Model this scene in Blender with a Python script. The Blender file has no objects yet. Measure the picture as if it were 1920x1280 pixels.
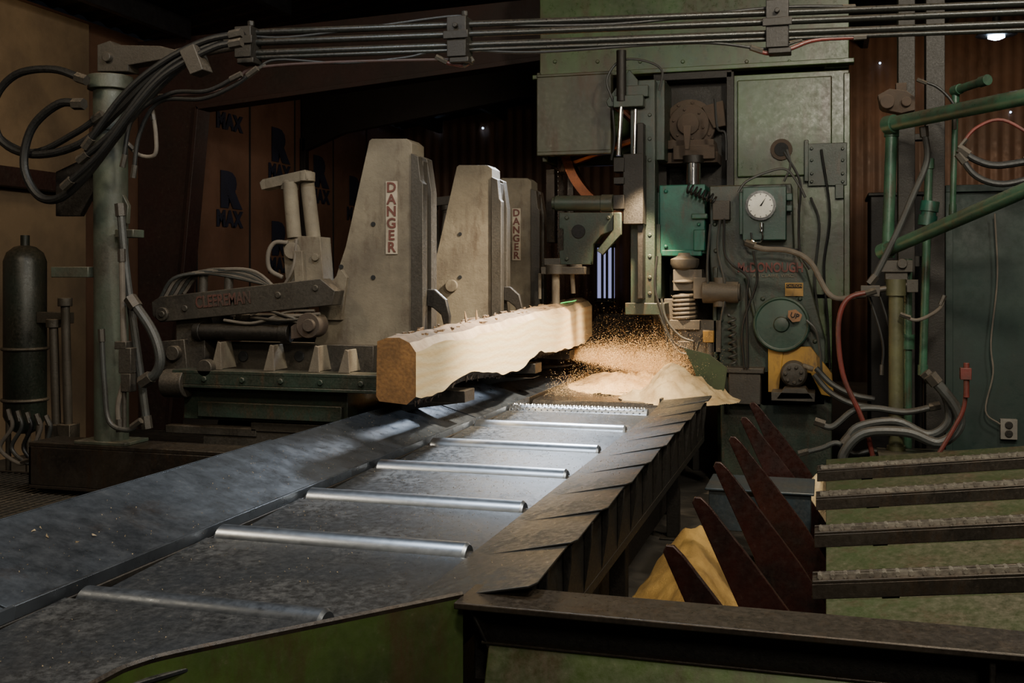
import bpy, bmesh, math, random
from mathutils import Vector as V, Matrix, noise
random.seed(7)
A=math.radians(16.4); C=math.cos(A); S=math.sin(A); CH=1.7
# ---------- survey helpers: recover mill coordinates on real planes ----------
def PB(px,py,b):
    u=(px-960)/2000; return V((b*(u*C-S), b*(u*S+C), CH-(py-517)/2000*b))
def PY(px,py,Y):
    u=(px-960)/2000; return PB(px,py,Y/(u*S+C))
# ---------- materials ----------
MC={}
DUST=(0.20,0.15,0.10,1)
def mat(name,c1,c2=None,rough=0.6,metal=0.0,scale=4,dust=0.3,bump=0.15,dustcol=DUST,rust=0,speck=0.25,rv=.15):
    if name in MC: return MC[name]
    m=bpy.data.materials.new(name); m.use_nodes=True; nt=m.node_tree; N=nt.nodes; L=nt.links
    bs=N['Principled BSDF']; c2=c2 or tuple(x*0.55 for x in c1)
    tc=N.new('ShaderNodeTexCoord'); 
    def noi(sc,det=6,rg=.6,vs=None):
        n=N.new('ShaderNodeTexNoise'); n.inputs['Scale'].default_value=sc; n.inputs['Detail'].default_value=det; n.inputs['Roughness'].default_value=rg
        if vs:
            mp=N.new('ShaderNodeMapping'); mp.inputs['Scale'].default_value=vs; L.new(tc.outputs['Object'],mp.inputs[0]); L.new(mp.outputs[0],n.inputs['Vector'])
        else: L.new(tc.outputs['Object'],n.inputs['Vector'])
        return n
    def rng(src,a,b,lo=0,hi=1):
        r=N.new('ShaderNodeMapRange'); r.inputs[1].default_value=a; r.inputs[2].default_value=b; r.inputs[3].default_value=lo; r.inputs[4].default_value=hi
        L.new(src,r.inputs[0]); return r.outputs[0]
    def mix(f,a,b):
        x=N.new('ShaderNodeMix'); x.data_type='RGBA'
        if isinstance(f,float): x.inputs[0].default_value=f
        else: L.new(f,x.inputs[0])
        for k,v in ((6,a),(7,b)):
            if isinstance(v,tuple): x.inputs[k].default_value=v
            else: L.new(v,x.inputs[k])
        return x.outputs[2]
    n1=noi(scale); n2=noi(scale*14,8,.75)
    col=mix(rng(n1.outputs[0],.38,.64),(*c1,1),(*c2,1))
    if rust: 
        n4=noi(scale*3.0,8,.7,(1,1,.3)); col=mix(rng(n4.outputs[0],.6-rust*.25,.74-rust*.12,0,.85),col,(0.045,0.024,0.012,1))
    if speck: col=mix(rng(n2.outputs[0],.62,.75,0,speck),col,(0.26,0.20,0.14,1))
    ro=rng(n2.outputs[0],.3,.7,max(.05,rough-rv),min(1,rough+rv))
    if dust>0:
        g=N.new('ShaderNodeNewGeometry'); sx=N.new('ShaderNodeSeparateXYZ'); L.new(g.outputs['Normal'],sx.inputs[0])
        up=rng(sx.outputs[2],-.1,.85,.10,1)
        dn=rng(n1.outputs[0],.30,.62,.25,1); dn2=rng(n2.outputs[0],.35,.62,.3,1)
        mu=N.new('ShaderNodeMath'); mu.operation='MULTIPLY'; L.new(up,mu.inputs[0]); L.new(dn,mu.inputs[1])
        m2=N.new('ShaderNodeMath'); m2.operation='MULTIPLY'; L.new(mu.outputs[0],m2.inputs[0]); L.new(dn2,m2.inputs[1])
        m3=N.new('ShaderNodeMath'); m3.operation='MULTIPLY'; L.new(m2.outputs[0],m3.inputs[0]); m3.inputs[1].default_value=dust; m3.use_clamp=True
        col=mix(m3.outputs[0],col,dustcol)
        mm=N.new('ShaderNodeMath'); mm.operation='MAXIMUM'; L.new(ro,mm.inputs[0]); L.new(m3.outputs[0],mm.inputs[1]); ro=mm.outputs[0]
        if metal:
            me=rng(m3.outputs[0],0,.8,metal,0); L.new(me,bs.inputs['Metallic'])
    elif metal: bs.inputs['Metallic'].default_value=metal
    L.new(col,bs.inputs['Base Color']); L.new(ro,bs.inputs['Roughness'])
    if bump:
        bp=N.new('ShaderNodeBump'); bp.inputs['Strength'].default_value=bump; bp.inputs['Distance'].default_value=.01
        L.new(n2.outputs[0],bp.inputs['Height']); L.new(bp.outputs[0],bs.inputs['Normal'])
    MC[name]=m; return m
def emi(name,c,s):
    m=bpy.data.materials.new(name); m.use_nodes=True; bs=m.node_tree.nodes['Principled BSDF']
    bs.inputs['Base Color'].default_value=(*c,1); bs.inputs['Emission Color'].default_value=(*c,1); bs.inputs['Emission Strength'].default_value=s; return m
def woodmat(name,c1,c2,kind,sc,dist,noi=.35):
    m=bpy.data.materials.new(name); m.use_nodes=True; nt=m.node_tree; N=nt.nodes; L=nt.links; bs=N['Principled BSDF']
    tc=N.new('ShaderNodeTexCoord'); mp=N.new('ShaderNodeMapping'); L.new(tc.outputs['Object'],mp.inputs[0])
    w=N.new('ShaderNodeTexWave')
    if kind=='rings':
        w.wave_type='RINGS'; w.rings_direction='Y'; mp.inputs['Location'].default_value=(.03,0,.10)
    else:
        w.wave_type='BANDS'; w.bands_direction='Z'; mp.inputs['Scale'].default_value=(1,.3,1)
    L.new(mp.outputs[0],w.inputs[0]); w.inputs['Scale'].default_value=sc; w.inputs['Distortion'].default_value=dist; w.inputs['Detail'].default_value=2; w.inputs['Detail Scale'].default_value=.8
    n=N.new('ShaderNodeTexNoise'); n.inputs['Scale'].default_value=60; n.inputs['Detail'].default_value=6; L.new(mp.outputs[0],n.inputs[0])
    n3=N.new('ShaderNodeTexNoise'); n3.inputs['Scale'].default_value=3 if kind!='rings' else 9; n3.inputs['Detail'].default_value=4; L.new(mp.outputs[0],n3.inputs[0])
    x=N.new('ShaderNodeMix'); x.data_type='RGBA'; L.new(w.outputs['Fac'],x.inputs[0]); x.inputs[6].default_value=(*c1,1); x.inputs[7].default_value=(*c2,1)
    y=N.new('ShaderNodeMix'); y.data_type='RGBA'; y.blend_type='MULTIPLY'; y.inputs[0].default_value=noi; L.new(x.outputs[2],y.inputs[6]); L.new(n.outputs[0],y.inputs[7])
    z=N.new('ShaderNodeMix'); z.data_type='RGBA'; z.blend_type='MULTIPLY'; z.inputs[0].default_value=noi; L.new(y.outputs[2],z.inputs[6]); L.new(n3.outputs[0],z.inputs[7])
    L.new(z.outputs[2],bs.inputs['Base Color']); bs.inputs['Roughness'].default_value=.75
    b=N.new('ShaderNodeBump'); b.inputs['Strength'].default_value=.25; b.inputs['Distance'].default_value=.01; L.new(n.outputs[0],b.inputs['Height']); L.new(b.outputs[0],bs.inputs['Normal'])
    return m
G_HOUS=mat('green_housing_paint',(.050,.090,.032),(.025,.042,.017),.34,.0,1.6,.45,.10,rust=.48)
G_DARK=mat('dark_green_machine_paint',(.019,.037,.026),(.009,.016,.011),.40,.1,5,.6,.2,rust=.25)
G_TEAL=mat('teal_paint',(.005,.100,.068),(.004,.045,.032),.4,0,4,.4,.12,rust=.3)
G_PIPE=mat('green_pipe_paint',(.030,.095,.055),(.016,.04,.026),.36,0,4,.45,.12,rust=.3)
G_PALE=mat('pale_dusty_green',(.050,.066,.048),(.028,.028,.02),.5,0,3,.65,.2)
G_OLIV=mat('olive_green_worn_steel',(.060,.100,.020),(.025,.040,.012),.38,.1,2.2,.25,.1,rust=.45)
G_DECK=mat('dusty_green_deck_sheet',(.024,.044,.012),(.015,.024,.009),.42,.1,2.5,.35,.1,rust=.4)
G_PAN=mat('green_partition_paint',(.003,.018,.012),(.002,.010,.007),.6,0,1.5,.15,.1,speck=.15)
K_DARK=mat('grimy_dark_steel',(.015,.013,.011),(.007,.006,.005),.5,.4,5,.3,.25)
K_DUST=mat('dusty_tan_painted_steel',(.175,.145,.10),(.085,.068,.048),.75,0,2.6,.5,.4,rust=.25,speck=.6)
K_GREY=mat('dusty_grey_steel',(.042,.037,.030),(.019,.017,.014),.5,.3,5,.8,.3)
K_TUBE=mat('dark_overhead_tube',(.012,.014,.012),(.006,.006,.006),.36,.3,5,.3,.1)
PD=(.075,.070,.064,1)
S_PLATE=mat('worn_blue_black_steel_plate',(.032,.037,.044),(.012,.013,.015),.38,.5,2.4,.7,.12,dustcol=PD,speck=.3)
S_GUARD=mat('dusty_dark_guard_plate',(.028,.029,.031),(.012,.012,.012),.38,.5,2.6,.7,.12,dustcol=(.072,.066,.056,1),speck=.3)
S_SLIDE=mat('polished_worn_side_plate',(.15,.172,.205),(.050,.056,.066),.34,.8,.7,.35,.05,dustcol=PD,rust=.12,speck=.15)
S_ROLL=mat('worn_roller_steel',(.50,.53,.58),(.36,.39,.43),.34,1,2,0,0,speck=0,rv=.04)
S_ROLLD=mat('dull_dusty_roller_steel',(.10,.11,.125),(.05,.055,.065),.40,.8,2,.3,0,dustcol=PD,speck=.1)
S_CHR=mat('chrome_rod',(.75,.75,.75),(.6,.6,.6),.12,1,5,0,0,speck=0,rv=.02)
BLADE=mat('saw_blade_steel',(.8,.78,.74),(.5,.48,.45),.3,1,3,0,.05,speck=0)
S_EDGE=mat('rubbed_brown_steel_edge',(.048,.038,.030),(.018,.015,.013),.36,.6,4,.3,.15,rust=.25)
RUB=mat('black_rubber_hose',(.005,.005,.005),(.003,.003,.003),.55,0,6,.08,.05,speck=.05)
GHOSE=mat('grey_rubber_hose',(.036,.039,.037),(.018,.019,.018),.5,0,6,.4,.1)
THOSE=mat('dusty_tan_hose',(.12,.10,.078),(.065,.055,.045),.8,0,8,.6,.2)
RHOSE=mat('red_hose',(.12,.016,.012),(.055,.012,.009),.5,0,6,.3,.1)
RUST=mat('dark_red_rust_steel',(.038,.010,.007),(.007,.006,.006),.30,.35,2.6,.12,.2,rust=.1,speck=.1)
RUSTD=mat('brown_dusty_cast_iron',(.06,.038,.026),(.032,.021,.015),.8,.1,8,.8,.4)
MAROON=mat('maroon_frame_paint',(.026,.008,.006),(.013,.005,.004),.6,0,2,.2,.1)
BOARD=mat('brown_insulation_board',(.13,.070,.046),(.08,.043,.028),.42,0,1.2,.1,.08)
PLY=mat('weathered_plywood',(.19,.13,.075),(.11,.075,.045),.8,0,1.4,.3,.12)
INK=mat('navy_print',(.008,.011,.028),(.006,.007,.018),.7,0,5,0,0,speck=0)
CONC=mat('dark_dirty_concrete',(.012,.011,.009),(.006,.006,.005),.85,0,.8,.25,.3,speck=.1)
CORR=mat('brown_corrugated_metal',(.15,.08,.05),(.06,.035,.025),.6,.2,.7,.2,.1,rust=.2)
CEIL=mat('dark_roof_metal',(.018,.017,.019),(.010,.009,.010),.5,.3,.7,0,.1,speck=0)
SAWD=mat('fresh_sawdust',(.82,.60,.32),(.58,.38,.18),.95,0,7,0,1.0,speck=.4)
SAWG=mat('golden_sawdust',(.48,.28,.07),(.28,.155,.035),.95,0,7,0,1.0,speck=.3)
SAWO=mat('tan_flying_sawdust',(.88,.62,.33),(.70,.44,.19),.95,0,9,0,.9,speck=.2)
BARK=mat('ragged_bark',(.34,.21,.11),(.08,.045,.025),.9,0,9,.35,1.0,dustcol=(.6,.4,.2,1))
DBARK=mat('dark_hanging_bark',(.05,.03,.02),(.02,.013,.01),.9,0,9,0,1.0)
WOODF=woodmat('fresh_sawn_wood',(.97,.77,.46),(.92,.66,.34),'bands',5,10,.13)
WOODE=woodmat('end_grain_wood',(.40,.19,.05),(.36,.165,.045),'rings',12,6.0,.75)
WHITE=mat('dirty_white_decal',(.36,.30,.225),(.23,.19,.14),.6,0,12,0,0,speck=.3)
RED=mat('faded_red_print',(.15,.028,.02),(.06,.02,.015),.6,0,14,.3,0,speck=.4)
RED2=mat('dirty_faded_red_print',(.075,.025,.018),(.03,.018,.014),.6,0,9,.4,0,speck=.6)
FRED=mat('brown_red_letters',(.12,.034,.024),(.08,.028,.02),.6,0,20,0,0,speck=.2)
YEL=mat('yellow_guard_paint',(.34,.18,.02),(.20,.11,.02),.5,0,4,.35,.1,rust=.2)
ORG=mat('orange_sticker',(.22,.095,.035),(.14,.07,.03),.5,0,10,0,0,speck=.3)
GLASS=mat('gauge_face_white',(.75,.73,.66),(.6,.58,.5),.3,0,6,0,0,speck=.1)
BLUE=mat('blue_grey_box_paint',(.03,.048,.06),(.017,.025,.03),.4,.3,4,.4,.1)
BLK=mat('matte_black',(.008,.008,.008),(.005,.005,.005),.8,0,4,0,0,speck=0)
E_DAY=emi('violet_daylight',(.42,.45,.85),.7); E_LAMP=emi('cool_lamp',(.55,.75,1),30); E_GRN=emi('green_laser',(.1,1,.15),2.0); E_PIN=emi('daylight_pinhole',(.5,.7,1),5)
# ---------- mesh builder ----------
wl={}
def cat(pts,res=5):
    pts=[V(p) for p in pts]
    if len(pts)<3: return pts
    out=[]; P=[2*pts[0]-pts[1]]+pts+[2*pts[-1]-pts[-2]]
    for i in range(1,len(P)-2):
        a,b,c,d=P[i-1:i+3]
        for k in range(res):
            t=k/res; out.append(.5*((2*b)+(c-a)*t+(2*a-5*b+4*c-d)*t*t+(-a+3*b-3*c+d)*t**3))
    out.append(pts[-1]); return out
def coil(p,q,R,turns,n=10):
    p=V(p);q=V(q);ax=(q-p).normalized(); u=ax.orthogonal().normalized(); w=ax.cross(u)
    return [p+(q-p)*(i/(turns*n))+R*(u*math.cos(2*math.pi*i/n)+w*math.sin(2*math.pi*i/n)) for i in range(int(turns*n)+1)]
class B:
    def __init__(s): s.bm=bmesh.new(); s.mi=0
    def m(s,i): s.mi=i; return s
    def f(s,vs):
        try: f=s.bm.faces.new(vs); f.material_index=s.mi; f.smooth=True
        except ValueError: pass
    def prism(s,pts,vec):
        vec=V(vec); a=[s.bm.verts.new(V(p)) for p in pts]; b=[s.bm.verts.new(V(p)+vec) for p in pts]; n=len(a)
        s.f(a[::-1]); s.f(b)
        for i in range(n): s.f([a[i],a[(i+1)%n],b[(i+1)%n],b[i]])
        return s
    def box(s,x0,x1,y0,y1,z0,z1): return s.prism([(x0,y0,z0),(x1,y0,z0),(x1,y1,z0),(x0,y1,z0)],(0,0,z1-z0))
    def pbox(s,px0,py0,px1,py1,Y,dy):
        my=(py0+py1)/2; mx=(px0+px1)/2
        return s.box(PY(px0,my,Y).x,PY(px1,my,Y).x,Y,Y+dy,PY(mx,py1,Y).z,PY(mx,py0,Y).z)
    def plate(s,pp,Y,dy): return s.prism([PY(a,b,Y) for a,b in pp],(0,dy,0))
    def lathe(s,p,ax,prof,n=20,cap=True):
        p=V(p); ax=V(ax).normalized(); u=ax.orthogonal().normalized(); w=ax.cross(u); R=[]
        for r,h in prof:
            R.append([s.bm.verts.new(p+ax*h+r*(u*math.cos(2*math.pi*i/n)+w*math.sin(2*math.pi*i/n))) for i in range(n)])
        if not cap: R.append(R[0])
        for a,b in zip(R,R[1:]):
            for i in range(n): s.f([a[i],a[(i+1)%n],b[(i+1)%n],b[i]])
        if cap: s.f(R[0][::-1]); s.f(R[-1])
        return s
    def cyl(s,p,q,r,r2=None,n=16):
        p=V(p);q=V(q); return s.lathe(p,q-p,[(r,0),(r if r2 is None else r2,(q-p).length)],n)
    def disc(s,px,py,Y,rpx,dy,n=28):
        p=PY(px,py,Y); b=(Y/(((px-960)/2000)*S+C)); return s.cyl(p,p+V((0,dy,0)),rpx*b/2000,n=n)
    def tube(s,pts,r,n=8,res=5):
        pts=cat(pts,res); u=None; R=[]
        for i,p in enumerate(pts):
            t=(pts[min(i+1,len(pts)-1)]-pts[max(i-1,0)]).normalized()
            u=t.orthogonal().normalized() if u is None else (u-t*u.dot(t)).normalized()
            w=t.cross(u); R.append([s.bm.verts.new(p+r*(u*math.cos(2*math.pi*k/n)+w*math.sin(2*math.pi*k/n))) for k in range(n)])
        for a,b in zip(R,R[1:]):
            for i in range(n): s.f([a[i],a[(i+1)%n],b[(i+1)%n],b[i]])
        s.f(R[0][::-1]); s.f(R[-1]); return s
    def ring(s,p,ax,R,r,n=28): 
        p=V(p);ax=V(ax).normalized();u=ax.orthogonal().normalized();w=ax.cross(u)
        return s.tube([p+R*(u*math.cos(2*math.pi*i/n)+w*math.sin(2*math.pi*i/n)) for i in range(n+1)],r,6,1)
    def bolts(s,c,ax,R,r,h,n):
        c=V(c);ax=V(ax).normalized();u=ax.orthogonal().normalized();w=ax.cross(u)
        for i in range(n):
            a=2*math.pi*i/n; p=c+R*(u*math.cos(a)+w*math.sin(a)); s.cyl(p,p+ax*h,r,n=6)
        return s
    def mk(s,name,mats,bev=.004,label=None):
        if not isinstance(mats,(list,tuple)): mats=[mats]
        bm=s.bm; bmesh.ops.recalc_face_normals(bm,faces=bm.faces)
        for e in bm.edges:
            if len(e.link_faces)==2 and e.calc_face_angle(0)>.6: e.smooth=False
        xs=[v.co for v in bm.verts]; lo=V([min(c[i] for c in xs) for i in range(3)]); hi=V([max(c[i] for c in xs) for i in range(3)]); c=(lo+hi)/2
        for v in bm.verts: v.co-=c
        me=bpy.data.meshes.new(name); bm.to_mesh(me); bm.free()
        for m in mats: me.materials.append(m)
        o=bpy.data.objects.new(name,me); o.location=c; bpy.context.scene.collection.objects.link(o)
        wl[o]=c.copy(); o['_lo']=lo.z
        if bev:
            md=o.modifiers.new('bevel','BEVEL'); md.width=bev; md.segments=2; md.limit_method='ANGLE'; md.angle_limit=.7; md.harden_normals=False
        if label: o['label']=label
        return o
def text(st,p,size,mt,rot=(90,0,0),name='lettering',bold=.0,ext=.002,space=1,line=1,width=None,label=None):
    cu=bpy.data.curves.new('txt','FONT'); cu.body=st; cu.size=size; cu.align_x='CENTER'; cu.align_y='CENTER'; cu.extrude=ext; cu.offset=bold; cu.space_character=space; cu.space_line=line; cu.resolution_u=3
    o=bpy.data.objects.new('txt',cu); bpy.context.scene.collection.objects.link(o); bpy.context.view_layer.update()
    me=bpy.data.meshes.new_from_object(o); bpy.data.objects.remove(o)
    R=Matrix.Rotation(math.radians(rot[2]),4,'Z')@Matrix.Rotation(math.radians(rot[1]),4,'Y')@Matrix.Rotation(math.radians(rot[0]),4,'X')
    sx=1
    if width:
        w=max(v.co.x for v in me.vertices)-min(v.co.x for v in me.vertices); sx=width/w
    me.transform(R@Matrix.Scale(sx,4,(1,0,0))); me.materials.clear(); me.materials.append(mt)
    o=bpy.data.objects.new(name,me); o.location=V(p); bpy.context.scene.collection.objects.link(o); wl[o]=V(p); o['_lo']=p[2]
    if label:o['label']=label
    return o
def par(p,*cs):
    for c in cs:
        c.parent=p; c.location=wl[c]-wl[p]
    return p
def thing(name,label,catg,parts,group=None):
    if len(parts)==1: e=parts[0]; e.name=name
    else:
        e=bpy.data.objects.new(name,None); e.empty_display_size=.1
        z=min(o['_lo'] for o in parts); c=sum((wl[o] for o in parts),V())/len(parts); c.z=z
        e.location=c; wl[e]=c.copy(); bpy.context.scene.collection.objects.link(e); par(e,*parts)
    e['label']=label; e['category']=catg
    if group: e['group']=group
    return e
def struct(o,name): o.name=name; o['kind']='structure'; return o
def HY(l,Y): return [PY(a,c,Y) for a,c in l]
# ================= SETTING =================
XW=-7.35; YB=18.0
struct(B().box(XW-.2,5.4,-1.5,YB+.2,-.15,0).mk('floor',CONC,0),'floor')
def corr(n,fn):
    b=B(); vs=[]
    for i in range(n+1): vs.append((b.bm.verts.new(fn(i,0)),b.bm.verts.new(fn(i,1))))
    for p,q in zip(vs,vs[1:]): b.f([p[0],q[0],q[1],p[1]])
    return b
def zc(x): return 4.35+(x-XW)*.15
pat=[0,0,.03,.03]
o=corr(266,lambda i,k:V(((XW,5.4)[k],-1.5+i*.0735,zc((XW,5.4)[k])+pat[i%4]))).mk('ceiling',CEIL,0); struct(o,'ceiling')
md=o.modifiers.new('s','SOLIDIFY'); md.thickness=.02
o=corr(298,lambda i,k:V((XW+i*.0429,YB-pat[i%4],(0,6.2)[k]))).mk('wall_back',CORR,0); struct(o,'wall_back'); md=o.modifiers.new('s','SOLIDIFY'); md.thickness=.02
struct(B().box(XW-.15,XW,-1.5,YB,0,4.34).mk('wall_left',BOARD,0),'wall_left')
struct(B().box(5.25,5.4,-1.5,YB,0,6.0).mk('wall_right',CORR,0),'wall_right')
for i,y in enumerate([11.35,12.6,13.85,15.1,16.35]):
    struct(B().box(XW+.001,XW+.012,y,y+.03,0,4.3).mk('t',BLK,0),'trim_%d'%(i+1))
wx=-.2005*YB
pane=B().box(wx-.14,wx+.15,YB-.08,YB-.05,1.32,2.18).mk('window_pane',E_DAY,0)
fr=B()
for x in (-.16,-.05,.03,.13): fr.box(wx+x-.02,wx+x+.02,YB-.13,YB-.08,1.27,2.23)
fr.box(wx-.18,wx+.17,YB-.13,YB-.05,2.18,2.25); fr.box(wx-.18,wx+.17,YB-.13,YB-.05,1.25,1.32)
w=fr.mk('window_1',K_DARK); par(w,pane); w['kind']='structure'; w['label']='barred opening in the corrugated wall with violet daylight'
for i,(y0,y1,z0,z1) in enumerate([(6.2,8.0,2.70,4.3),(8.05,9.35,2.70,4.3),(6.4,7.9,.0,2.5),(8.0,9.3,.0,2.5)]):
    o=B().box(XW+.003,XW+.04,y0,y1,z0,z1).mk('plywood_panel',PLY); thing('plywood_panel','weathered tan plywood sheet fixed to the barn wall','panel',[o],'plywood wall sheets')
struct(B().box(XW+.0,XW+.2,5.0,9.6,2.52,2.70).mk('t',MAROON),'trim_8')
for i,(y,z) in enumerate([(12.1,2.78),(13.4,3.5),(14.65,3.25),(15.9,3.05),(12.1,4.02),(13.4,2.2),(14.65,2.0)]):
    r2=text('MAX',(XW+.014,y,z-.36),.27,INK,(90,0,90),'board_print',bold=.016,space=1.08)
    if z<4: 
        r=text('R',(XW+.014,y,z),.55,INK,(90,0,90),'board_print',bold=.05,width=.52); pr=[r,r2]
    else: pr=[r2]
    thing('wall_print','navy printed letter mark on brown insulation board','print',pr,'printed marks on insulation boards')
F=10.2
b=B().prism([(XW+.02,F,0),(XW+.45,F,0),(XW+.80,F,3.55),(-2.67,F,3.86),(4.8,F,5.4),(4.8,F,5.9),(-2.67,F,4.45),(XW+.02,F,4.3)],(0,.05,0))
b.prism([(XW+.45,F-.1,0),(XW+.49,F-.1,0),(XW+.84,F-.1,3.52),(XW+.80,F-.1,3.55)],(0,.24,0)).prism([(XW+.80,F-.1,3.55),(XW+.82,F-.1,3.5),(-2.67,F-.1,3.81),(-2.67,F-.1,3.86)],(0,.24,0)).prism([(-2.67,F-.1,3.86),(-2.67,F-.1,3.81),(4.8,F-.1,5.35),(4.8,F-.1,5.4)],(0,.24,0))
thing('roof_frame','maroon painted tapered steel portal frame of the barn','roof frame',[b.mk('roof_frame',MAROON)])
b=B().prism([(XW+.05,14,3.5),(XW+.7,14,3.75),(4.8,14,5.4),(4.8,14,5.9),(XW+.05,14,4.3)],(0,.12,0)).box(XW+.02,XW+.1,14,14.12,0,3.7)
thing('roof_beam','dark steel roof beam under the corrugated roof','roof beam',[b.mk('roof_beam',K_DARK)])
for x in (-6.6,-5.4,-4.2,-3.0,-1.8,-.6,.6,1.8,3.0):
    o=B().box(x-.04,x+.04,-1,10.05,zc(x)-.22,zc(x)-.0).mk('roof_purlin',CEIL); thing('roof_purlin','dark steel purlin under the metal roof','purlin',[o],'roof purlins')
    o=B().box(x-.04,x+.04,14.2,17.9,zc(x)-.22,zc(x)-.0).mk('roof_purlin',CEIL); thing('roof_purlin','dark steel purlin under the metal roof','purlin',[o],'roof purlins')
b=B()
for (x,y) in [(1650,118),(815,238),(905,240),(1735,150),(700,240),(1895,210)]:
    b.disc(x,y,YB-.1,2,.02,8)  # glowing discs stand in for daylight through nail holes
struct(b.mk('trim_9',E_PIN,0),'trim_9')
# ================= PLATFORM GRATING =================
b=B(); x=-6.5
while x<-2.95: b.box(x,x+.012,3.0,5.6,.42,.45); x+=.05
y=3.0
while y<5.6: b.box(-6.5,-2.95,y,y+.01,.425,.445); y+=.1
g=b.mk('grating',K_GREY,0); b=B(); b.box(-6.5,-2.92,2.95,3.0,.34,.46).box(-6.5,-2.92,5.6,5.62,.34,.46).box(-2.95,-2.9,3,5.6,.34,.46)
for xx in (-6.4,-4.7,-3.0):
    for yy in (3.0,5.54): b.box(xx,xx+.07,yy,yy+.06,0,.36)
thing('walkway_platform','dusty open steel grating walkway on short legs','walkway',[g,b.mk('frame',K_DARK)])
# ================= ROLLER CONVEYOR =================
XL,XR=-2.065,-1.10
RY=[1.89,2.60,3.32,4.0,4.715,5.43,6.19]
def xr(y): return XR if y>=2.68 else XR+(y-2.68)*(.46/.53) if y>2.1 else -1.6
parts=[]
for y in RY:
    xe=xr(y-.1); lz=.766 if y>3 else .750
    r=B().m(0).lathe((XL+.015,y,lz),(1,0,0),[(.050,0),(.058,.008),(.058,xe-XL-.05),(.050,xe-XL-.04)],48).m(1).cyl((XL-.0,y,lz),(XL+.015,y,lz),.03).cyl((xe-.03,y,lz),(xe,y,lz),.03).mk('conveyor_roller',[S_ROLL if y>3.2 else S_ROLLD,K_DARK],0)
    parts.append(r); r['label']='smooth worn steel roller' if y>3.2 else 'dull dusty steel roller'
b=B().cyl((XL+.01,6.96,.768),(XR-.02,6.96,.768),.06,n=28)
for i in range(44):
    for k in range(10):
        a=2*math.pi*(k+.5*(i%2))/10; p=V((XL+.03+i*.0207,6.96+.06*math.cos(a),.768+.06*math.sin(a))); d=V((0,math.cos(a),math.sin(a)))
        b.lathe(p-d*.004,d,[(.009,0),(.003,.012)],5)
parts.append(b.mk('studded_roller',S_ROLL,0,'steel roller covered in raised studs'))
ys=[1.2]+RY+[6.96,7.36]
for a,c in zip(ys,ys[1:]):
    a2=a+.068 if a>1.3 else a; c2=c-.064; zz=.792
    pts=[(XL,a2,zz-.030),(xr(a2)-.005,a2,zz-.030),(xr(c2)-.005,c2,zz),(XL,c2,zz)]
    parts.append(B().prism(pts,(0,0,-.012)).prism([(XL,a2,zz-.030),(xr(a2)-.005,a2,zz-.030),(xr(a2)-.005,a2,zz-.09),(XL,a2,zz-.09)],(0,.01,0)).mk('deck_plate',S_PLATE,.003))
yy=[.9,2.35,4.45,6.35,7.5,9.1]
for i,(a,c) in enumerate(zip(yy,yy[1:])):
    h=.006*(i%2); b=B()
    b.prism([(XL-.01,a,.79+h),(XL-.01,c+.03,.79+h),(-2.50,c+.03,.916+h),(-2.50,a,.916+h)],(0,0,.012))
    b.prism([(-2.50,a,.916+h),(-2.50,c+.03,.916+h),(-2.62,c+.03,.70),(-2.62,a,.70)],(.01,0,.012))
    b.box(XL-.02,XL-.005,a,c,.785,.822)
    parts.append(b.mk('side_plate',S_SLIDE,.004,'flared polished steel side plate'))
y=2.74; i=0
while y<7.0:
    y2=min(y+.48,7.12); b=B()
    b.prism([(XR,y,.797),(XR+.004,y2+.05,.799),(-.765,y2+.06,.866),(-.735,y+.0,.881),(-.75,y-.04,.880)],(0,0,.006))
    parts.append(b.mk('side_plate',S_GUARD,.0015,'overlapping dusty steel side plate')); y=y2; i+=1
b=B().prism([(XR,7.1,.792),(XR,7.45,.82),(-.74,7.3,.88),(-.74,7.1,.875)],(0,0,.012)); parts.append(b.mk('side_plate',S_GUARD,.003,'overlapping dusty steel side plate'))
b=B().box(XL-.03,XL,1.2,7.45,.60,.785).box(XR,XR+.03,2.7,7.45,.60,.785)
b.box(-.82,-.79,2.85,7.3,.62,.84).box(-.88,-.79,2.85,7.3,.58,.62)
y=2.95
while y<7.2:
    b.prism([(-.79,y,.85),(-.76,y,.862),(-.765,y,.78),(-.78,y,.68),(-.79,y,.62)],(0,.02,0)); y+=.30
for y in (3.1,4.2,5.3,6.6): b.box(XR,-.80,y,y+.05,.62,.70).box(XL,XR,y,y+.05,.60,.66)
parts.append(b.mk('frame',K_DARK,.003))
for y in (1.5,3.3,5.0,6.9):
    for x in (XL-.02,-.95 if y>2 else -1.65):
        parts.append(B().box(x-.04,x+.04,y,y+.08,0.012,.61).box(x-.08,x+.08,y-.04,y+.12,0,.012).mk('leg',K_DARK))
parts.append(B().box(-1.06,-1.04,2.9,7.3,.10,.60).mk('skirt_panel',K_DARK))
thing('roller_conveyor','long steel roller conveyor with worn plates between shiny rollers','conveyor',parts)
b=B().box(XL+.02,XR-.03,7.52,9.7,.775,.80).cyl((XL+.02,7.52,.735),(XR-.03,7.52,.735),.065,n=24)
belt=b.mk('belt',mat('shiny_black_belt',(.02,.02,.022),(.014,.014,.014),.25,.1,3,.2,.05),0)
b=B().box(XL-.02,XL+.0,7.46,9.7,.55,.82).box(XR-.02,XR,7.46,9.7,.55,.84)
for y in (7.6,9.4):
    for x in (XL-.02,XR-.02): b.box(x,x+.06,y,y+.06,0,.56)
thing('belt_conveyor','black rubber belt conveyor carrying sawdust below the saw','conveyor',[belt,b.mk('frame',K_DARK)])
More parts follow.
